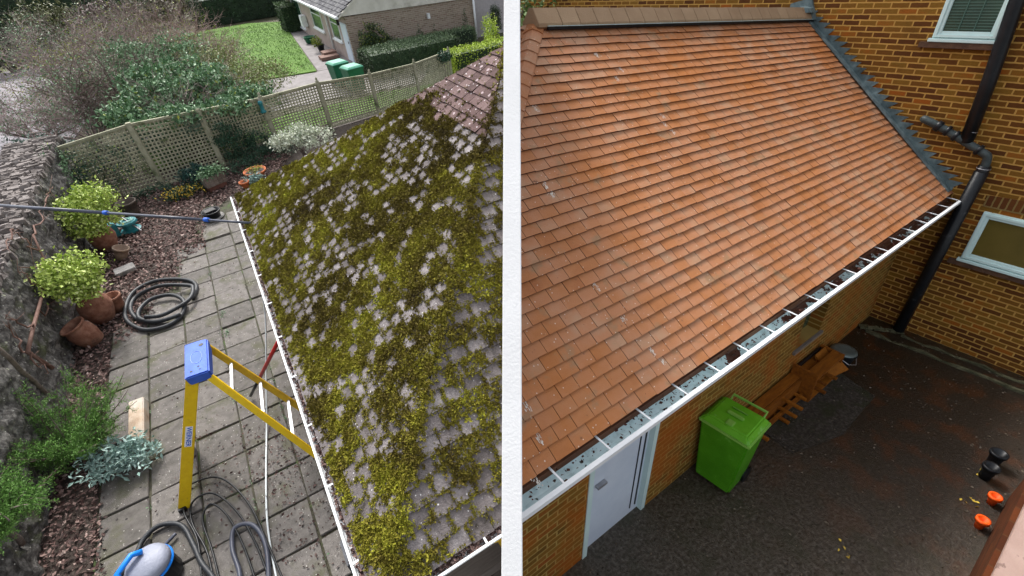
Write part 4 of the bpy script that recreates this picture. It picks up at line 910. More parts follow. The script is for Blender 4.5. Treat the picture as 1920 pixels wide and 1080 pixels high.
# ------------------------------------------------------------------ tiled roofs
def clip_poly(P, hs):
    for (a, b, c) in hs:       # keep a*x+b*y+c>=0
        out = []
        for i in range(len(P)):
            p, q = P[i], P[(i + 1) % len(P)]; dp, dq = a * p[0] + b * p[1] + c, a * q[0] + b * q[1] + c
            if dp >= 0: out.append(p)
            if (dp >= 0) != (dq >= 0):
                t = dp / (dp - dq); out.append((p[0] + (q[0] - p[0]) * t, p[1] + (q[1] - p[1]) * t))
        P = out
        if len(P) < 3: return []
    return P
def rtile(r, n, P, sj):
    rr = np.full(n + 2, r); rr[1:] = -3.0  # edges and underside take the darkest tone: lap dirt plus painted course shadow
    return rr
def tiles(mb, posf, a0, a1, s1, gauge, tw_, hs, th=.012, lap=.35, jit=.0, lift=.016, rf=None, keep=None):
    """courses of lapped tiles. posf(a,s)->(point, normal). returns tile centres"""
    out = []; nc = int(s1 / gauge) + 1
    for c in range(nc):
        s0 = c * gauge - .02; off = (c % 2) * tw_ / 2 + rng.normal() * .004
        for j in range(int((a1 - a0) / tw_) + 2):
            x0 = a0 + (j - 1) * tw_ + off; g = .0022
            sj = s0 + rng.normal() * jit
            P = clip_poly([(x0 + g, sj), (x0 + tw_ - g, sj), (x0 + tw_ - g, sj + gauge * (1 + lap)), (x0 + g, sj + gauge * (1 + lap))], hs)
            if len(P) < 3: continue
            lf = rng.normal() * jit * .5; sk = rng.normal() * jit * .6
            top = []; bot = []
            for (a, s) in P:
                p, n = posf(a, max(s, -.05)); f_ = 1 - (s - sj) / (gauge * (1 + lap))
                h = th * .6 + lift * f_ + lf * f_ + sk * (a - x0) / tw_ * f_ + .0035 * math.sin((a - x0) / tw_ * math.pi)
                top.append(p + n * h); bot.append(p + n * (h - th))
            n_ = len(P); V = np.array(bot + top)
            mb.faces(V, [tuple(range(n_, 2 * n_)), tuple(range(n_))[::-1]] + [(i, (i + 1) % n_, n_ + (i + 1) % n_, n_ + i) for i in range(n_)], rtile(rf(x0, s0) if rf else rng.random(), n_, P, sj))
            out.append((x0 + tw_ / 2, s0 + gauge / 2, c, x0))
    return out
class Plane:
    def __init__(s, o, e, up):
        s.o = np.array(o, float); s.e = np.array(e, float); s.u = np.array(up, float); s.u /= np.linalg.norm(s.u); s.n = np.cross(s.e, s.u); s.n /= np.linalg.norm(s.n)
        if s.n[2] < 0: s.n = -s.n
    def __call__(s, a, t): return s.o + s.e * a + s.u * t, s.n
# LEFT roof
run = 3.05; HV = LW / 2; sl_len = math.hypot(run, LA - LZ)
troof = thing('mossy_roof_house', 'low house with a moss covered hipped tile roof right of the patio', 'house', L, (0, 0, 0))
PL_ = Plane((0, LW, LZ), (0, -1, 0), (run, 0, LA - LZ))           # left hip face, a runs from far corner F to N
PN_ = Plane((0, 0, LZ), (1, 0, 0), (0, HV, LA - LZ))              # near face
kk = HV / sl_len; slN = math.hypot(HV, LA - LZ); kN = run / slN
hsL = [(1, -kk, 0), (-1, -kk, LW)]
tlm, tbm = MB(), MB()
G, TW = .114, .155
def is_brown(p): return p[0] * .55 + p[1] - 3.9 * .55 > 4.15 - .0 * p[2]
class Split:
    def __init__(s, f): s.f = f
    def faces(s, V, fs, r=None): (tbm if s.f(V.mean(0)) else tlm).faces(V, fs, r); return s
def brown_L(c): return c[0] > 2.2 + .05 * math.sin(c[1] * 3)
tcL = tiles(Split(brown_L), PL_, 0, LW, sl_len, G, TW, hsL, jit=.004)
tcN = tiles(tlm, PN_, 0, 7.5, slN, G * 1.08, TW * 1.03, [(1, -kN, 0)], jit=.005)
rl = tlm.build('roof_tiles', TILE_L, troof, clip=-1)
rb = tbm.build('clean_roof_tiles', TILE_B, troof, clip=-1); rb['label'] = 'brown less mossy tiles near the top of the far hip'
# solid body under the tiles
mb = MB(); e = .02
mb.faces([(0, 0, LZ - e), (0, LW, LZ - e), (9, LW, LZ - e), (9, 0, LZ - e), (run, HV, LA - e), (9, HV, LA - e)], [(0, 1, 2, 3), (0, 4, 1), (0, 3, 5, 4), (1, 4, 5, 2), (3, 2, 5)][0:5], .5)
mb.build('roof_deck', DARKW, troof, clip=-1)
# ridge/hip caps
mb = MB()
def hipcaps(mb, p, q, r_, ln, step=.018):
    p = np.array(p, float); q = np.array(q, float); d = q - p; D = np.linalg.norm(d); d /= D; x = np.cross(d, (0, 0, 1)); x /= np.linalg.norm(x); y = np.cross(x, d)
    n = int(D / ln)
    for i in range(n):
        c0_ = p + d * (i * D / n); c1_ = p + d * ((i + 1) * D / n + .03); R_ = []
        for c, l_ in ((c0_, .014), (c1_, .0)):
            for s_ in (-1, -.55, 0, .55, 1): R_.append(c + x * s_ * r_ + y * ((1 - abs(s_) ** 1.5) * r_ * .5 + l_ - .03))
        V = R_ + [v - y * .014 for v in R_]
        fs = [(j, j + 1, 6 + j, 5 + j) for j in range(4)] + [(10 + j, 15 + j, 16 + j, 11 + j) for j in range(4)] + [(j, 10 + j, 11 + j, j + 1) for j in range(4)] + [(5 + j, 6 + j, 16 + j, 15 + j) for j in range(4)] + [(0, 5, 15, 10), (4, 14, 19, 9)]
        mb.faces(V, fs)
hipcaps(mb, (run, HV, LA + .02), (9, HV, LA + .02), .13, .3)
hipcaps(mb, (0, LW, LZ + .0), (run, HV, LA + .01), .045, .114)
mb.build('hip_caps', TILE_B, troof, clip=-1)
# walls, fascia and gutters of the left house
mb = MB(); mb.box((.28, .25, -.1), (9, LW - .25, LZ - .05)); mb.build('wall', BRICK_H, troof, clip=-1)
mb = MB(); z = .1
while z < LZ - .1:
    mb.box((.30, .20 + rng.normal() * .004, z), (9, .25, z + .135)); z += .14
mb.build('timber_cladding', GREYWOOD, troof, clip=-1)
mb = MB(); mb.box((.02, .02, LZ - .2), (.045, LW, LZ - .03)); mb.box((.045, .02, LZ - .2), (9, .045, LZ - .03)); mb.build('fascia_board', GREYWOOD, troof, clip=-1)
def gutter(path_dir, o, ln, inward, r_=.055, name='gutter', parent=None, mat=WHITE, clip=0, brk=.9, debris=None, lipw=.012):
    """half round gutter with lip and brackets"""
    d = np.array(path_dir, float); inw = np.array(inward, float); o = np.array(o, float); n = 9
    a = np.linspace(0, math.pi, n); prof = [(-math.cos(t) * r_ + r_, -math.sin(t) * r_) for t in a]; inner = [(-math.cos(t) * (r_ - .006) + r_, -math.sin(t) * (r_ - .006)) for t in a]
    prof = [(-lipw, 0), (-lipw, .008)] + [(p[0], p[1]) for p in [(.004, .008)]] + []  # lip box handled below
    mb = MB(); ring = [(-lipw, -.004), (-lipw, .014), (.004, .014)] + inner[1:] + [(2 * r_ - .006, .004), (2 * r_, .004)] + [(-math.cos(t) * r_ + r_, -math.sin(t) * r_) for t in a[::-1]][:-1] 
    V = []
    for s_ in (0, ln):
        for (h, z) in ring: V.append(o + d * s_ + inw * h + np.array([0, 0, z]))
    m_ = len(ring); mb.faces(V, [(i, (i + 1) % m_, m_ + (i + 1) % m_, m_ + i) for i in range(m_)])
    g = mb.build(name, mat, parent, clip=clip)
    s_ = .35
    while s_ < ln:
        p = o + d * s_; wx = (parent.matrix_world @ Vector([float(t) for t in p]))[0]
        if not clip or wx * clip > .08: MB().bar(p + [0, 0, .016], p + inw * (2 * r_ + .035) + [0, 0, .022], .014, .006, r=.9).build('bracket', WHITE, g)
        s_ += brk
    if debris:
        N = int(ln * debris[0]); P = o + d * (rng.random(N) * ln)[:, None] + inw * (np.clip(rng.normal(size=N) * .4, -.75, .9) * r_ + r_ * 1.05)[:, None] + np.array([0, 0, -.018]) + rng.normal(size=(N, 3)) * .006
        MB().leaves(P, rng.uniform(.012, .04, N), .7, flat=.5).build('leaf_debris', debris[1], g, clip=clip)['kind'] = 'stuff'
    return g
gutter((0, 1, 0), (-.075, -.06, LZ - .01), LW + .1, (1, 0, 0), .05, parent=troof, brk=.62, debris=(900, BARK))
gutter((1, 0, 0), (-.06, -.075, LZ - .012), 7, (0, 1, 0), .055, parent=troof, brk=.42, clip=-1, debris=(900, BARK))
MB().box((-.12, .35, -.05), (.0, .55, LZ - .1)).build('downpipe', M('slate_grey_plastic', [(.045, .05, .06), (.07, .075, .09)], 6, rough=.5), troof, bev=.01)
v_ = L.hit(938, 1010, 2, 1.7)
t = thing('yellow_clamp', 'yellow plastic clamp hooked on the near gutter beside the white dividing wall', 'clamp', L, (v_[0] - .02, v_[1] - .03, 1.66))
MB().tube([(-.05, 0, .16), (0, .0, .12), (.02, -.01, .0), (.04, -.01, -.08)], .018, 8).build('arm', YEL, t, smooth=True)
MB().tube([(.05, 0, .17), (.01, .0, .12)], .016, 8).build('jaw', YEL, t, smooth=True)
# moss
def tufts(P, N, rad_, nb=9):
    """little cushions of moss: many short upright blades per cushion"""
    n = len(P); C = np.repeat(P, nb, 0); Nn = np.repeat(N, nb, 0); r_ = np.repeat(rad_, nb)
    d = rng.normal(size=(len(C), 3)); d += Nn * .5
    d /= np.linalg.norm(d, axis=1)[:, None]; dn = (d * Nn).sum(1); d = d + Nn * (np.abs(dn) - dn)[:, None]
    return C + d * r_[:, None] * rng.uniform(.3, 1, len(C))[:, None], r_, np.repeat(rng.random(n), nb)
mossP, mossN, mossR = [], [], []
def moss_on(pl, tcs, dens, gauge, tw_, hs, near=False):
    for (a, s, c, x0) in tcs:
        if any(h[0] * a + h[1] * s + h[2] < -.05 for h in hs): continue
        p, n = pl(a, s); D = dens(p)
        if D <= 0: continue
        D *= .85 + .5 * mnoise.noise(Vector(p) * 1.7) + .3 * mnoise.noise(Vector(p) * 5)
        cov = rng.random() + .5 * mnoise.noise(Vector(p) * 3) < D * .62 - (.14 if near else .05)       # whole tile smothered?
        if D > 2: D = 2
        m = int(min(1.3, max(0, D)) * (125 if cov else 70))
        for _ in range(m):
            z = rng.random()
            if cov and z < .75: aa, ss = a + (rng.random() - .5) * tw_, s + (rng.random() - .5) * gauge
            elif z < .5 or (cov and z < .9): aa, ss = a + (rng.random() - .5) * tw_, s - gauge / 2 + (.012 + rng.normal() * .011 if not cov else rng.normal() * .022)
            elif z < .985: aa, ss = x0 + rng.normal() * .010, s + (rng.random() - .5) * gauge
            else:
                aa, ss = a + (rng.random() - .5) * tw_, s + (rng.random() - .5) * gauge
            if any(h[0] * aa + h[1] * ss + h[2] < -.02 for h in hs) or ss < 0: continue
            q, n = pl(aa, ss); mossP.append(q + n * .018); mossN.append(n); mossR.append(rng.uniform(.005, .0125) * (1 + .55 * cov) * (1.5 if rng.random() < .12 else 1))
def dL(p):
    d = 1.0
    if brown_L(p):
        e_ = (p[0] - 2.2) / .35; d = max(.06, .75 * (1 - e_) * rng.random())
    return d
moss_on(PL_, tcL, dL, G, TW, hsL)
moss_on(PN_, tcN, lambda p: .95 if p[0] - p[1] < .5 else .75, G * 1.08, TW * 1.03, [(1, -kN, 0)], near=True)
for _ in range(2600):
    f_ = rng.random() ** .9; q = np.array([run * f_, HV * f_, LZ + (LA - LZ) * f_]) + rng.normal(size=3) * [.03, .03, .004]
    if q[0] > 2.25 and rng.random() < .7: continue
    mossP.append(q + [0, 0, .02]); mossN.append(np.array([-.2, -.2, .95])); mossR.append(rng.uniform(.008, .018))
mossP, mossN, mossR = np.array(mossP), np.array(mossN), np.array(mossR)
C, r_, rr_ = tufts(mossP, mossN, mossR, 11)
cl = np.array([mnoise.noise(Vector(p) * 1.3) for p in C[::11]]).repeat(11)
cz = C[:, 0]; rr_ = np.clip(rr_ * .62 + rng.random(len(rr_)) * .25 + .03 + cl * .8 - .35 * np.exp(-((cz - 2.05) / .22) ** 2) * (C[:, 1] > 2.2), 0, 1)
mb = MB(); mb.leaves(C, r_ * 1.2, .55, nrm=np.repeat(mossN, 11, 0) * 1.0, r=rr_)
ms = mb.build('moss', MOSS, troof, clip=-1); ms['kind'] = 'stuff'

# ------------------------------------------------------------------ RIGHT: ground
sheet('yard', ASPH, R, -60, 60, -60, 80, 0, 2, clip=1)
poly_sheet('tarmac_patch', M('patch_tarmac', [(.016, .013, .01), (.045, .038, .03), (.10, .09, .08)], 22, bump=1, bscale=60, lo=.25, hi=.75, patches=[((.03, .032, .014), 4, .5, .15)]), R, [(-3.9, .45), (-4.0, -.2), (-3.2, -.45), (-2.5, -.42), (-2.12, -.42), (-1.98, .1), (-2.3, .45)], .006, clip=1)
mb = MB(); x = -3.5
for (a, b_, wd, zz) in (((-.5, .42), (-.12, -.1), .10, .035), ((-.55, .3), (-.45, -1.9), .055, .03), ((-.25, -.1), (-.2, -2.0), .05, .035)):
    p = branchline((a[0], a[1], 0), (b_[0], b_[1], 0), 0, 12, .012)
    for i in range(11): mb.bar(p[i], p[i + 1], wd * rng.uniform(.7, 1.2), .05 + rng.random() * .02)
tag(mb.build('drain_channel', KERB, plot=R), None, None, kind='structure')

# RIGHT: tall brick wall of the main house (plane u = 0)
ZE = 2.293; VB, VZ, VU = 2.86, 4.66, -5.58
tr = thing('brick_house', 'tall mustard brick house at the right of the red roof', 'house', R, (0, 0, 0))
MB().box((0, -6, -.1), (.3, 12, 9)).build('wall', BRICK_R, tr, clip=1)
def rwin(v0, v1, z0, z1, fw, pane, blinds=False):
    fr = MB(); x0, x1 = -.05, .02
    fr.box((x0, v0, z0), (x1, v0 + fw, z1)); fr.box((x0, v1 - fw, z0), (x1, v1, z1)); fr.box((x0, v0 + fw, z0), (x1, v1 - fw, z0 + fw)); fr.box((x0, v0 + fw, z1 - fw), (x1, v1 - fw, z1))
    w_ = fr.build('window', UPVC, tr, bev=.006)
    fr = MB(); i_ = fw * .55; 
    fr.box((x0 - .018, v0 + .012, z0 + .012), (x0 - .002, v0 + i_, z1 - .012)); fr.box((x0 - .018, v1 - i_, z0 + .012), (x0 - .002, v1 - .012, z1 - .012)); fr.box((x0 - .018, v0 + i_, z0 + .012), (x0 - .002, v1 - i_, z0 + i_)); fr.box((x0 - .018, v0 + i_, z1 - i_), (x0 - .002, v1 - i_, z1 - .012))
    fr.build('casement', UPVC, w_, bev=.003)
    MB().box((-.02, v0 + fw, z0 + fw), (-.012, v1 - fw, z1 - fw)).build('pane', pane, w_)
    if blinds:
        b = MB(); z = z0 + fw + .02
        while z < z1 - fw: b.box((-.028, v0 + fw + .004, z), (-.022, v1 - fw - .004, z + .012)); z += .034
        for f_ in (.36, .68): b.box((-.034, v0 + fw + (v1 - v0 - 2 * fw) * f_ - .006, z0 + fw), (-.029, v0 + fw + (v1 - v0 - 2 * fw) * f_ + .006, z1 - fw))  # two uprights stand for mullion reflections in the glass
        b.build('blind', VENT, w_)
    MB().box((-.085, v0 - .03, z0 - .045), (.0, v1 + .03, z0 - .003)).build('sill', UPVC, w_, bev=.006)
    MB().box((-.07, v0 - .10, z0 - .12), (.0, v1 + .12, z0 - .05)).build('tile_sill', M('sill_tile', [(.06, .03, .02), (.13, .07, .04)], 8, bump=.5), w_, bev=.004)
rwin(.38, 1.06, 4.30, 5.35, .085, GLASS, True)
rwin(-1.35, -.30, 1.46, 2.18, .085, GLASSY)
mb = MB(); mb.prism([(-.012, -.25, 2.24), (-.012, -1.4, 2.24), (-.012, -1.4, 2.40), (-.012, -.8, 2.43), (-.012, -.25, 2.40)][::-1], (.014, 0, 0)); mb.build('brick_arch', brick('arch_brick', 1, [(.10, .03, .01), (.2, .07, .015)], (.3, .2, .07), bw=.075, bh=.225), tr)

# soil pipe
tp = thing('soil_pipe', 'thick black soil pipe running down the mustard brick wall with a side branch', 'pipe', R, (-.12, 0, 0))
pr = .08
MB().tube([(0, .36, 7.0), (0, .33, 4.7), (0, .26, 3.9), (0, .21, 3.12)], pr, 14).build('upper_pipe', BLACKP, tp, smooth=True)
MB().tube([(0, -.09, 2.72), (0, -.05, 1.2), (0, -.02, .0)], pr, 14).build('lower_pipe', BLACKP, tp, smooth=True)
GP_ = M('grey_plastic_pipe', [(.03, .042, .045), (.07, .09, .09)], 9, rough=.4, bump=.2)
P = smooth_path([(.1, .78, 3.26), (.02, .77, 3.28), (-.01, .72, 3.27), (-.01, .5, 3.19), (-.01, .23, 3.07), (-.01, -.02, 2.96), (0, -.08, 2.9), (0, -.10, 2.72)])
MB().tube(P, .05, 14).build('branch_pipe', GP_, tp, smooth=True)
for (p, q) in (((0, .215, 3.26), (0, .205, 3.06)), ((0, -.095, 2.80), (0, -.09, 2.64)), ((-.01, .60, 3.23), (-.01, .54, 3.205)), ((-.01, .47, 3.18), (-.01, .43, 3.165)), ((-.01, .36, 3.13), (-.01, .32, 3.115)), ((-.01, .06, 3.0), (-.01, .02, 2.98)), ((0, -.05, 1.45), (0, -.05, 1.36)), ((0, -.05, 2.2), (0, -.05, 2.15))):
    MB().tube([p, q], .072, 14).build('collar', BLACKP, tp, smooth=True)
for z_, v__ in ((3.2, .212), (2.76, -.093)):
    MB().tube([(0, v__, z_), (0, v__, z_ + .008)], .078, 14).build('seal_ring', ALU, tp, smooth=True)

# RIGHT roof: bilinear face from eave line to ridge line
troR = thing('red_roof_extension', 'brick side extension with a clean red clay tile roof', 'house', R, (0, 0, 0))
E0 = np.array([0, .15, ZE + .02]); RL = np.array([VU, 2.88, 4.68]); RR = np.array([0, 2.84, 4.54])
SL = np.linalg.norm(RL - np.array([VU, .11, ZE + .02]))
def posR(a, s):     # a = u coordinate (negative), s from 0 (eave) to SL (ridge)
    f_ = s / SL; lo = np.array([a, .15, ZE + .03]); t = (a - VU) / (0 - VU); hi = RL + (RR - RL) * t; hi[0] = a
    up = hi - lo; n = np.cross((1, 0, 0), up); n /= np.linalg.norm(n)
    sag = -.03 * math.sin(f_ * math.pi)
    return lo + up * f_ + n * sag, n
GR = SL / 34; TR = .166
hk = 1.15 * 2.77 / SL
hsR = [(-1, 0, -.0), (1, -hk, -VU + hk * SL)]     # right edge at the wall; left hip runs down and out
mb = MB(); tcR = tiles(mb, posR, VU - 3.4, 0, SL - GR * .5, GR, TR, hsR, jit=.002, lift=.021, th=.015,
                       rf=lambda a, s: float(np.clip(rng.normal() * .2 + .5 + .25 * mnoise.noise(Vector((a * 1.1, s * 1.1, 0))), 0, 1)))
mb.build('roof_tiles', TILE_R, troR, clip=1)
mb = MB()
for (x, y) in ((1000, 790), (1012, 830), (1220, 660), (1245, 690), (1255, 240), (1270, 255), (995, 185), (1005, 205), (1165, 130), (1030, 360), (1045, 380), (1130, 560), (1010, 915), (1180, 620), (1160, 150), (1250, 225), (1120, 105)):
    n_ = np.array([0, -(4.68 - 2.313), 2.73]); n_ /= np.linalg.norm(n_); d_ = R.M.T @ np.array([(x - 960) / 900, (540 - y) / 900, 1]); t0_ = (n_ @ (np.array([0, .15, ZE + .03]) - R.cam)) / (n_ @ d_); h_ = R.cam + d_ * t0_
    s0_ = (h_[1] - .15) / 2.73 * SL; c_ = np.round(s0_ / GR) * GR
    for _ in range(26):
        aa = h_[0] + rng.normal() * .012; ss = c_ + GR * rng.uniform(.05, .85); p_, nn_ = posR(aa, ss); up_ = (posR(aa, ss + .01)[0] - p_) * 100
        q_ = p_ + nn_ * (.033 - .018 * ((ss - c_) / GR)); w3 = rng.uniform(.001, .004); l3 = rng.uniform(.006, .022)
        mb.faces([q_ - [w3, 0, 0], q_ + [w3, 0, 0], q_ + [w3 * .5, 0, 0] + up_ * l3, q_ - [w3 * .6, 0, 0] + up_ * l3], [(0, 1, 2, 3)])
mb.build('lime_streaks', M('lime_stain', [(.6, .55, .48), (.8, .76, .7)], 9, bump=0), troR, clip=1)['kind'] = 'stuff'
# hip end face, sloping to the left
HB = np.array([VU - 1.15 * 2.77, .15, ZE + .02])
mb = MB()
Ph = Plane(HB, (0, 1, 0), (1.15 * 2.77, 0, 4.68 - ZE - .02)); Ph.n = np.cross(Ph.u, Ph.e); Ph.n *= np.sign(Ph.n[2])
sh = math.hypot(1.15 * 2.77, 4.68 - ZE - .02)
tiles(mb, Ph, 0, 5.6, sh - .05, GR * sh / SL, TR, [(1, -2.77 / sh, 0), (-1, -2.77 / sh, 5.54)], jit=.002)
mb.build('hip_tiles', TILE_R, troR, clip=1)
mb = MB(); e = .05
A_ = [(0, .13, ZE - e), (HB[0], .13, ZE - e), (HB[0], 5.6, ZE - e), (0, 5.6, ZE - e), (VU, 2.88, 4.66 - e), (0, 2.84, 4.52 - e)]
mb.faces(A_, [(0, 1, 2, 3), (0, 5, 4, 1), (1, 4, 2), (2, 4, 5, 3), (3, 5, 0)], .5); mb.build('roof_deck', DARKW, troR, clip=1)
# ridge tiles
RID = []
n = 22
for i in range(n):
    t0, t1 = i / n, (i + 1) / n; mb = MB()
    p = RL + (RR - RL) * t0 + [0 if i else -.06, 0, .0]; q = RL + (RR - RL) * t1 - [.004, 0, 0]
    hgt = .155; wv = .13
    sec = lambda c, g_: [c + [0, -wv - g_, -.045], c + [0, -wv - g_, -.01], c + [0, -.03, hgt - .03 + g_], c + [0, .03, hgt - .03 + g_], c + [0, wv + g_, -.01], c + [0, wv + g_, -.045]]
    g_ = rng.uniform(0, .004); V = np.array(sec(p, g_) + sec(q, g_)); m_ = 6
    mb.faces(V, [tuple(range(6))[::-1], tuple(range(6, 12))] + [(j, (j + 1) % 6, 6 + (j + 1) % 6, 6 + j) for j in range(6)])
    mb.build('ridge_tile', RIDGE, troR, clip=1, bev=.004)
mb = MB(); mb.bar(RL + [.05, -.14, -.055], RR + [0, -.14, -.055], .02, .024); mb.build('ridge_vent_strip', BLACKP, troR, clip=1)
mb = MB(); mb.bar(RL + [.05, -.143, -.035], RR + [0, -.143, -.035], .022, .006); mb.build('ridge_lead', M('lead_pale', [(.4, .55, .58), (.55, .7, .72)], 6, rough=.5), troR, clip=1)
# bonnet tiles on hip
mb = MB(); hipcaps(mb, posR(VU - 1.15 * 2.77, 0)[0], RL, .1, GR * 1.45); mb.build('hip_bonnets', TILE_R, troR, clip=1)
# stepped lead flashing at the wall
mb = MB(); bot = []; nst = 26
e0 = posR(0, 0)[0]; e1 = RR
for i in range(nst):
    f0_, f1_ = i / nst, (i + 1) / nst
    a = e0 + (e1 - e0) * f0_; b_ = e0 + (e1 - e0) * f1_
    z_lo = a[2] + .0; hh = .17 + rng.normal() * .01
    V = [(-.012, a[1] + .0, a[2] - .01), (-.012, b_[1], b_[2] - .01), (-.012, b_[1], b_[2] + hh * .55), (-.012, a[1] - .07 - rng.random() * .05, b_[2] + hh * .5), (-.012, a[1] - .01, a[2] + hh * .55)]
    V = [(x + rng.normal() * .0015 - .0005 * (i % 2), y, z) for x, y, z in V]
    mb.prism(V[::-1], (.010, 0, 0))
mb.build('stepped_flashing', LEAD, tr)
mb = MB(); mb.bar(e0 + [-.05, 0, .042], e1 + [-.05, 0, .042], .11, .008, up=(0, -.6, .8)); mb.bar(e0 + [-.11, 0, .040], e1 + [-.11, 0, .040], .02, .022, up=(0, -.6, .8))
mb.build('soaker_lead', LEAD, tr)
mb = MB(); mb.prism([(-.05, 2.65, 4.50), (-.05, 3.1, 4.46), (-.05, 3.1, 4.72), (-.05, 2.8, 4.80)][::-1], (.045, 0, 0)); mb.lathe([(.16, 0), (.12, .06), (0, .09)], (-.08, 2.85, 4.60), 14); mb.build('saddle_flashing', LEAD, tr)
# lower walls, gutter
mb = MB(); WU = -8.9
# brick wall under the eave split round door and opening
def wallpiece(u0, u1, z0, z1): mb.box((u0, .45, z0), (u1, .7, z1), .5)
wallpiece(WU, -6.95, -.05, ZE - .02); wallpiece(-6.0, -3.05, -.05, ZE - .02); wallpiece(-2.35, -.004, -.05, ZE - .02); wallpiece(-6.95, -6.0, 1.95, ZE - .02); wallpiece(-3.05, -2.35, -.05, .75); wallpiece(-3.05, -2.35, 1.55, ZE - .02)
mb.build('wall', BRICK_E, troR, clip=1)
MB().box((-3.05, .62, .75), (-2.35, .68, 1.55)).build('dark_window', GLASS, troR)
mb = MB(); mb.box((-3.10, .41, .70), (-2.3, .445, .75)); mb.build('window_sill', GREYWOOD, troR)
dr = MB().box((-6.95, .50, .0), (-6.0, .56, 1.95)).build('door', DOORW, troR)
mb = MB(); mb.box((-6.95, .44, 0), (-6.89, .5, 1.95)); mb.box((-6.06, .44, 0), (-6.0, .5, 1.95)); mb.box((-6.89, .44, 1.89), (-6.06, .5, 1.95)); mb.build('door_frame', UPVC, dr)
mb = MB(); mb.box((-6.12, .490, .1), (-6.105, .499, 1.85)); mb.box((-6.2, .490, .1), (-6.19, .499, 1.85)); mb.build('panel_groove', BLACKP, dr)
MB().box((-6.8, .455, .95), (-6.68, .495, .98)).build('handle', ALU, dr)
MB().box((WU, .125, ZE - .16), (0, .15, ZE - .01)).build('fascia_board', M('brown_fascia', [(.09, .035, .02), (.16, .07, .035)], 4, bump=.3), troR, clip=1)
MB().box((WU, .15, ZE - .165), (0, .45, ZE - .15)).build('soffit', DARKW, troR, clip=1)
def gutter_mat():
    m, nt, b, vec = newmat('gutter_grime')
    sx = nt.nodes.new('ShaderNodeSeparateXYZ'); nt.links.new(vec, sx.inputs[0])
    n1 = noise(nt, vec, 4.5, 4); n2 = noise(nt, vec, 26, 3); n3 = noise(nt, vec, 9, 5)
    far = nt.nodes.new('ShaderNodeMapRange'); far.inputs[1].default_value = -6.5; far.inputs[2].default_value = -3.2
    far.inputs[3].default_value = -.07; far.inputs[4].default_value = .2; nt.links.new(sx.outputs[0], far.inputs[0])
    c = ramp(nt, n3, [(.30, .42, .43), (.52, .68, .71), (.62, .77, .80)], [.3, .5, .7])
    f = mathn(nt, 'GREATER_THAN', mathn(nt, 'ADD', n1, far.outputs[0]), .60)
    c = mixc(nt, f, c, mixc(nt, n2, (.012, .006, .005), (.10, .03, .018)))
    c = mixc(nt, mathn(nt, 'GREATER_THAN', n2, .64), c, (.04, .045, .04))
    nt.links.new(c, b.inputs['Base Color']); b.inputs['Roughness'].default_value = .3
    return m
GUT = gutter_mat()
g = gutter((1, 0, 0), (WU, -.01, ZE - .02), -WU - .0, (0, 1, 0), .08, parent=troR, brk=.42, clip=1, mat=GUT, debris=(45, M('gutter_dirt', [(.02, .01, .008), (.09, .03, .02)], 9, .7)), lipw=.012)
MB().box((WU, -.040, ZE - .034), (0, -.006, ZE + .002)).build('gutter_lip', WHITE, g, clip=1)

# RIGHT: lime bin
wheelie('wheelie_bin', 'bright lime green wheelie bin standing against the brick wall under the red roof gutter', R, (-5.0, .17, 0), rad(-90 + 4), LIME, M('lime_bin_lid', [(.11, .38, .012), (.15, .46, .025)], 5, rough=.4, bump=.25, patches=[((.2, .5, .1), 9, .6, .1)]), .53, .46, .92, rim=LIMEL, big=True)
# timber stack along the wall
t = thing('timber_stack', 'orange stained timber frame lying along the foot of the brick wall', 'timber', R, (-3.3, .3, 0))
mb = MB(); mb.box((-1.1, -.04, .02), (.95, .0, .30)); mb.build('side_board', ORWOOD, t, bev=.005)
mb = MB(); mb.box((-1.1, .0, .30), (1.0, .13, .33)); mb.build('top_board', ORWOOD, t, bev=.004)
MB().box((-1.0, -.115, .02), (1.0, -.075, .10)).build('rail', ORWOOD, t, bev=.004)
for (x, z, l_) in ((-1.05, .28, .26), (-.2, .25, .26), (-.24, .12, .24), (-.3, .02, .2), (.75, .25, .27), (.66, .14, .2), (.62, .04, .24), (.2, .1, .16)):
    MB().box((x, -.04 - l_, z), (x + .045, -.03, z + .035)).build('peg', ORWOOD, t, bev=.004)
t = thing('wooden_crate', 'orange brown wooden crate open towards the yard, below the dark window', 'crate', R, (-2.55, .26, 0))
mb = MB(); mb.box((-.42, -.16, .0), (-.38, .17, .48)); mb.box((.40, -.16, 0), (.44, .17, .42)); mb.box((-.38, -.16, 0), (.40, .17, .04)); mb.box((-.38, -.16, .38), (.40, .0, .42)); mb.build('frame', ORWOOD, t, bev=.005)
MB().box((-.38, .14, .04), (.40, .165, .38)).build('back_panel', DARKW, t)
mb = MB(); mb.hexa([(.1, -.17, .15), (.42, -.26, .2), (.44, .1, .38), (.1, .1, .38), (.1, -.17, .18), (.42, -.27, .23), (.46, .1, .42), (.1, .1, .42)]); mb.build('loose_board', ORWOOD, t)
# basin
t = thing('basin', 'black round tub with a shiny grey lid beside the orange timber', 'tub', R, (-1.72, .22, 0))
MB().lathe([(0, 0), (.14, 0), (.17, .2), (.19, .2), (.19, .215), (0, .215)], n=28).build('tub', BLACKP, t, smooth=False)
MB().lathe([(.18, .218), (.175, .235), (.12, .25), (.05, .24), (0, .24)], n=28).build('lid', M('dull_grey_metal', [(.10, .13, .13), (.2, .25, .25)], 4, rough=.3, metal=.4), t, smooth=True)
MB().tube([(-.19, 0, .2), (-.14, -.15, .12), (0, -.21, .08), (.14, -.15, .12), (.19, 0, .2)], .006, 5).build('wire_handle', ALU, t)
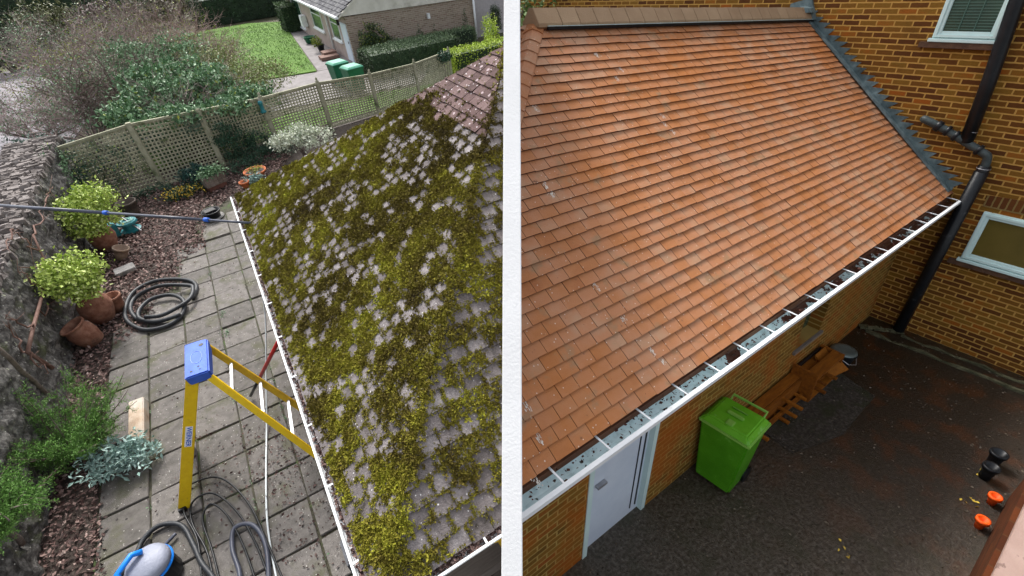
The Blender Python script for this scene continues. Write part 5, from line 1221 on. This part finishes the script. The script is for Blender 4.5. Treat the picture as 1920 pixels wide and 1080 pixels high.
# right boundary wall
t = thing('low_brick_wall', 'low red brown yard wall with a flat pink stone coping at the right edge', 'wall', R, (-4, -2.1, 0))
MB().box((-4, -.12, -.05), (1.25, .14, .58)).build('wall_face', brick('red_brown_brick', 0, [(.05, .012, .004), (.09, .022, .006), (.14, .035, .008)], (.10, .04, .015)), t)
MB().box((-4, -.6, .585), (1.25, .10, .66)).build('coping', M('pink_coping', [(.30, .2, .17), (.38, .27, .23)], 3, bump=.4, patches=[((.2, .13, .11), 6, .6, .03)]), t, bev=.008)
MB().box((-4, -.58, -.05), (1.25, -.13, .58)).build('back_wall', DARKW, t)
for i, (x, y, lab) in enumerate(((1878, 940, 'orange glint shaped as a flower pot, nearest the house by the low wall'), (1856, 985, 'orange glint shaped as a flower pot, lower down beside the low wall'))):
    u = R.hit(x, y, 2, .1)  # orange glints of light, built as two small pots
    pot('flower_pot', lab, R, (u[0], min(u[1] + .06, -1.86) if False else -1.86, 0), cup(.035, .05, .13), M('glint_orange%d' % i, [(.85, .09, .01), (.95, .13, .01)], 4, rough=.5), 'orange glints by the low wall')
for i, (x, y, r2, lab) in enumerate(((1872, 862, .075, 'black plant pot further back by the low wall'), (1872, 895, .07, 'black plant pot just behind the orange glint pots'))):
    u = R.hit(x, y, 2, .1); pot('plant_pot', lab, R, (u[0], -1.72, 0), cup(r2 * .75, r2, .2), BLACKP, 'black pots by the low wall')
mb = MB()
for (x, y) in ((1820, 947), (1842, 885), (1585, 1036), (1580, 1030), (1826, 940)):
    u = R.hit(x, y, 2, .01); mb.leaves(u + rng.normal(size=(3, 3)) * [.03, .03, .002], .045, .6, flat=.8)
N = 2600; P = np.c_[rng.uniform(-9, 0, N), rng.uniform(-2, .4, N), np.full(N, .012)]
tag(mb.build('fallen_leaf', PETAL, plot=R), 'scattered yellow fallen leaves on the dark yard', 'leaves', kind='stuff')
mb = MB(); mb.leaves(P, rng.uniform(.008, .035, N), .7, flat=.9)
tag(mb.build('yard_grit', M('yard_litter', [(.02, .015, .01), (.08, .06, .04), (.2, .17, .13)], 20, .9), plot=R, clip=1), 'fine grit and leaf litter scattered over the dark yard', 'litter', kind='stuff')
# greenery behind the ridge
foliage('garden_tree', 'yellow green leafy tree crown showing above the red roof ridge', 'tree', (-2.2, 9.5, 0), [(-3.2, 9.2, 4.3, 1.6, 1.0, 1.3), (-1.2, 9.5, 4.6, 1.5, 1.0, 1.4), (-4.8, 9.2, 4.2, 1.4, 1.0, 1.3)], 9000, .14, leafm('leaf_tree', [(.06, .1, .03), (.16, .24, .07), (.3, .42, .2)]), 14, .07, plot=R, clip=1)
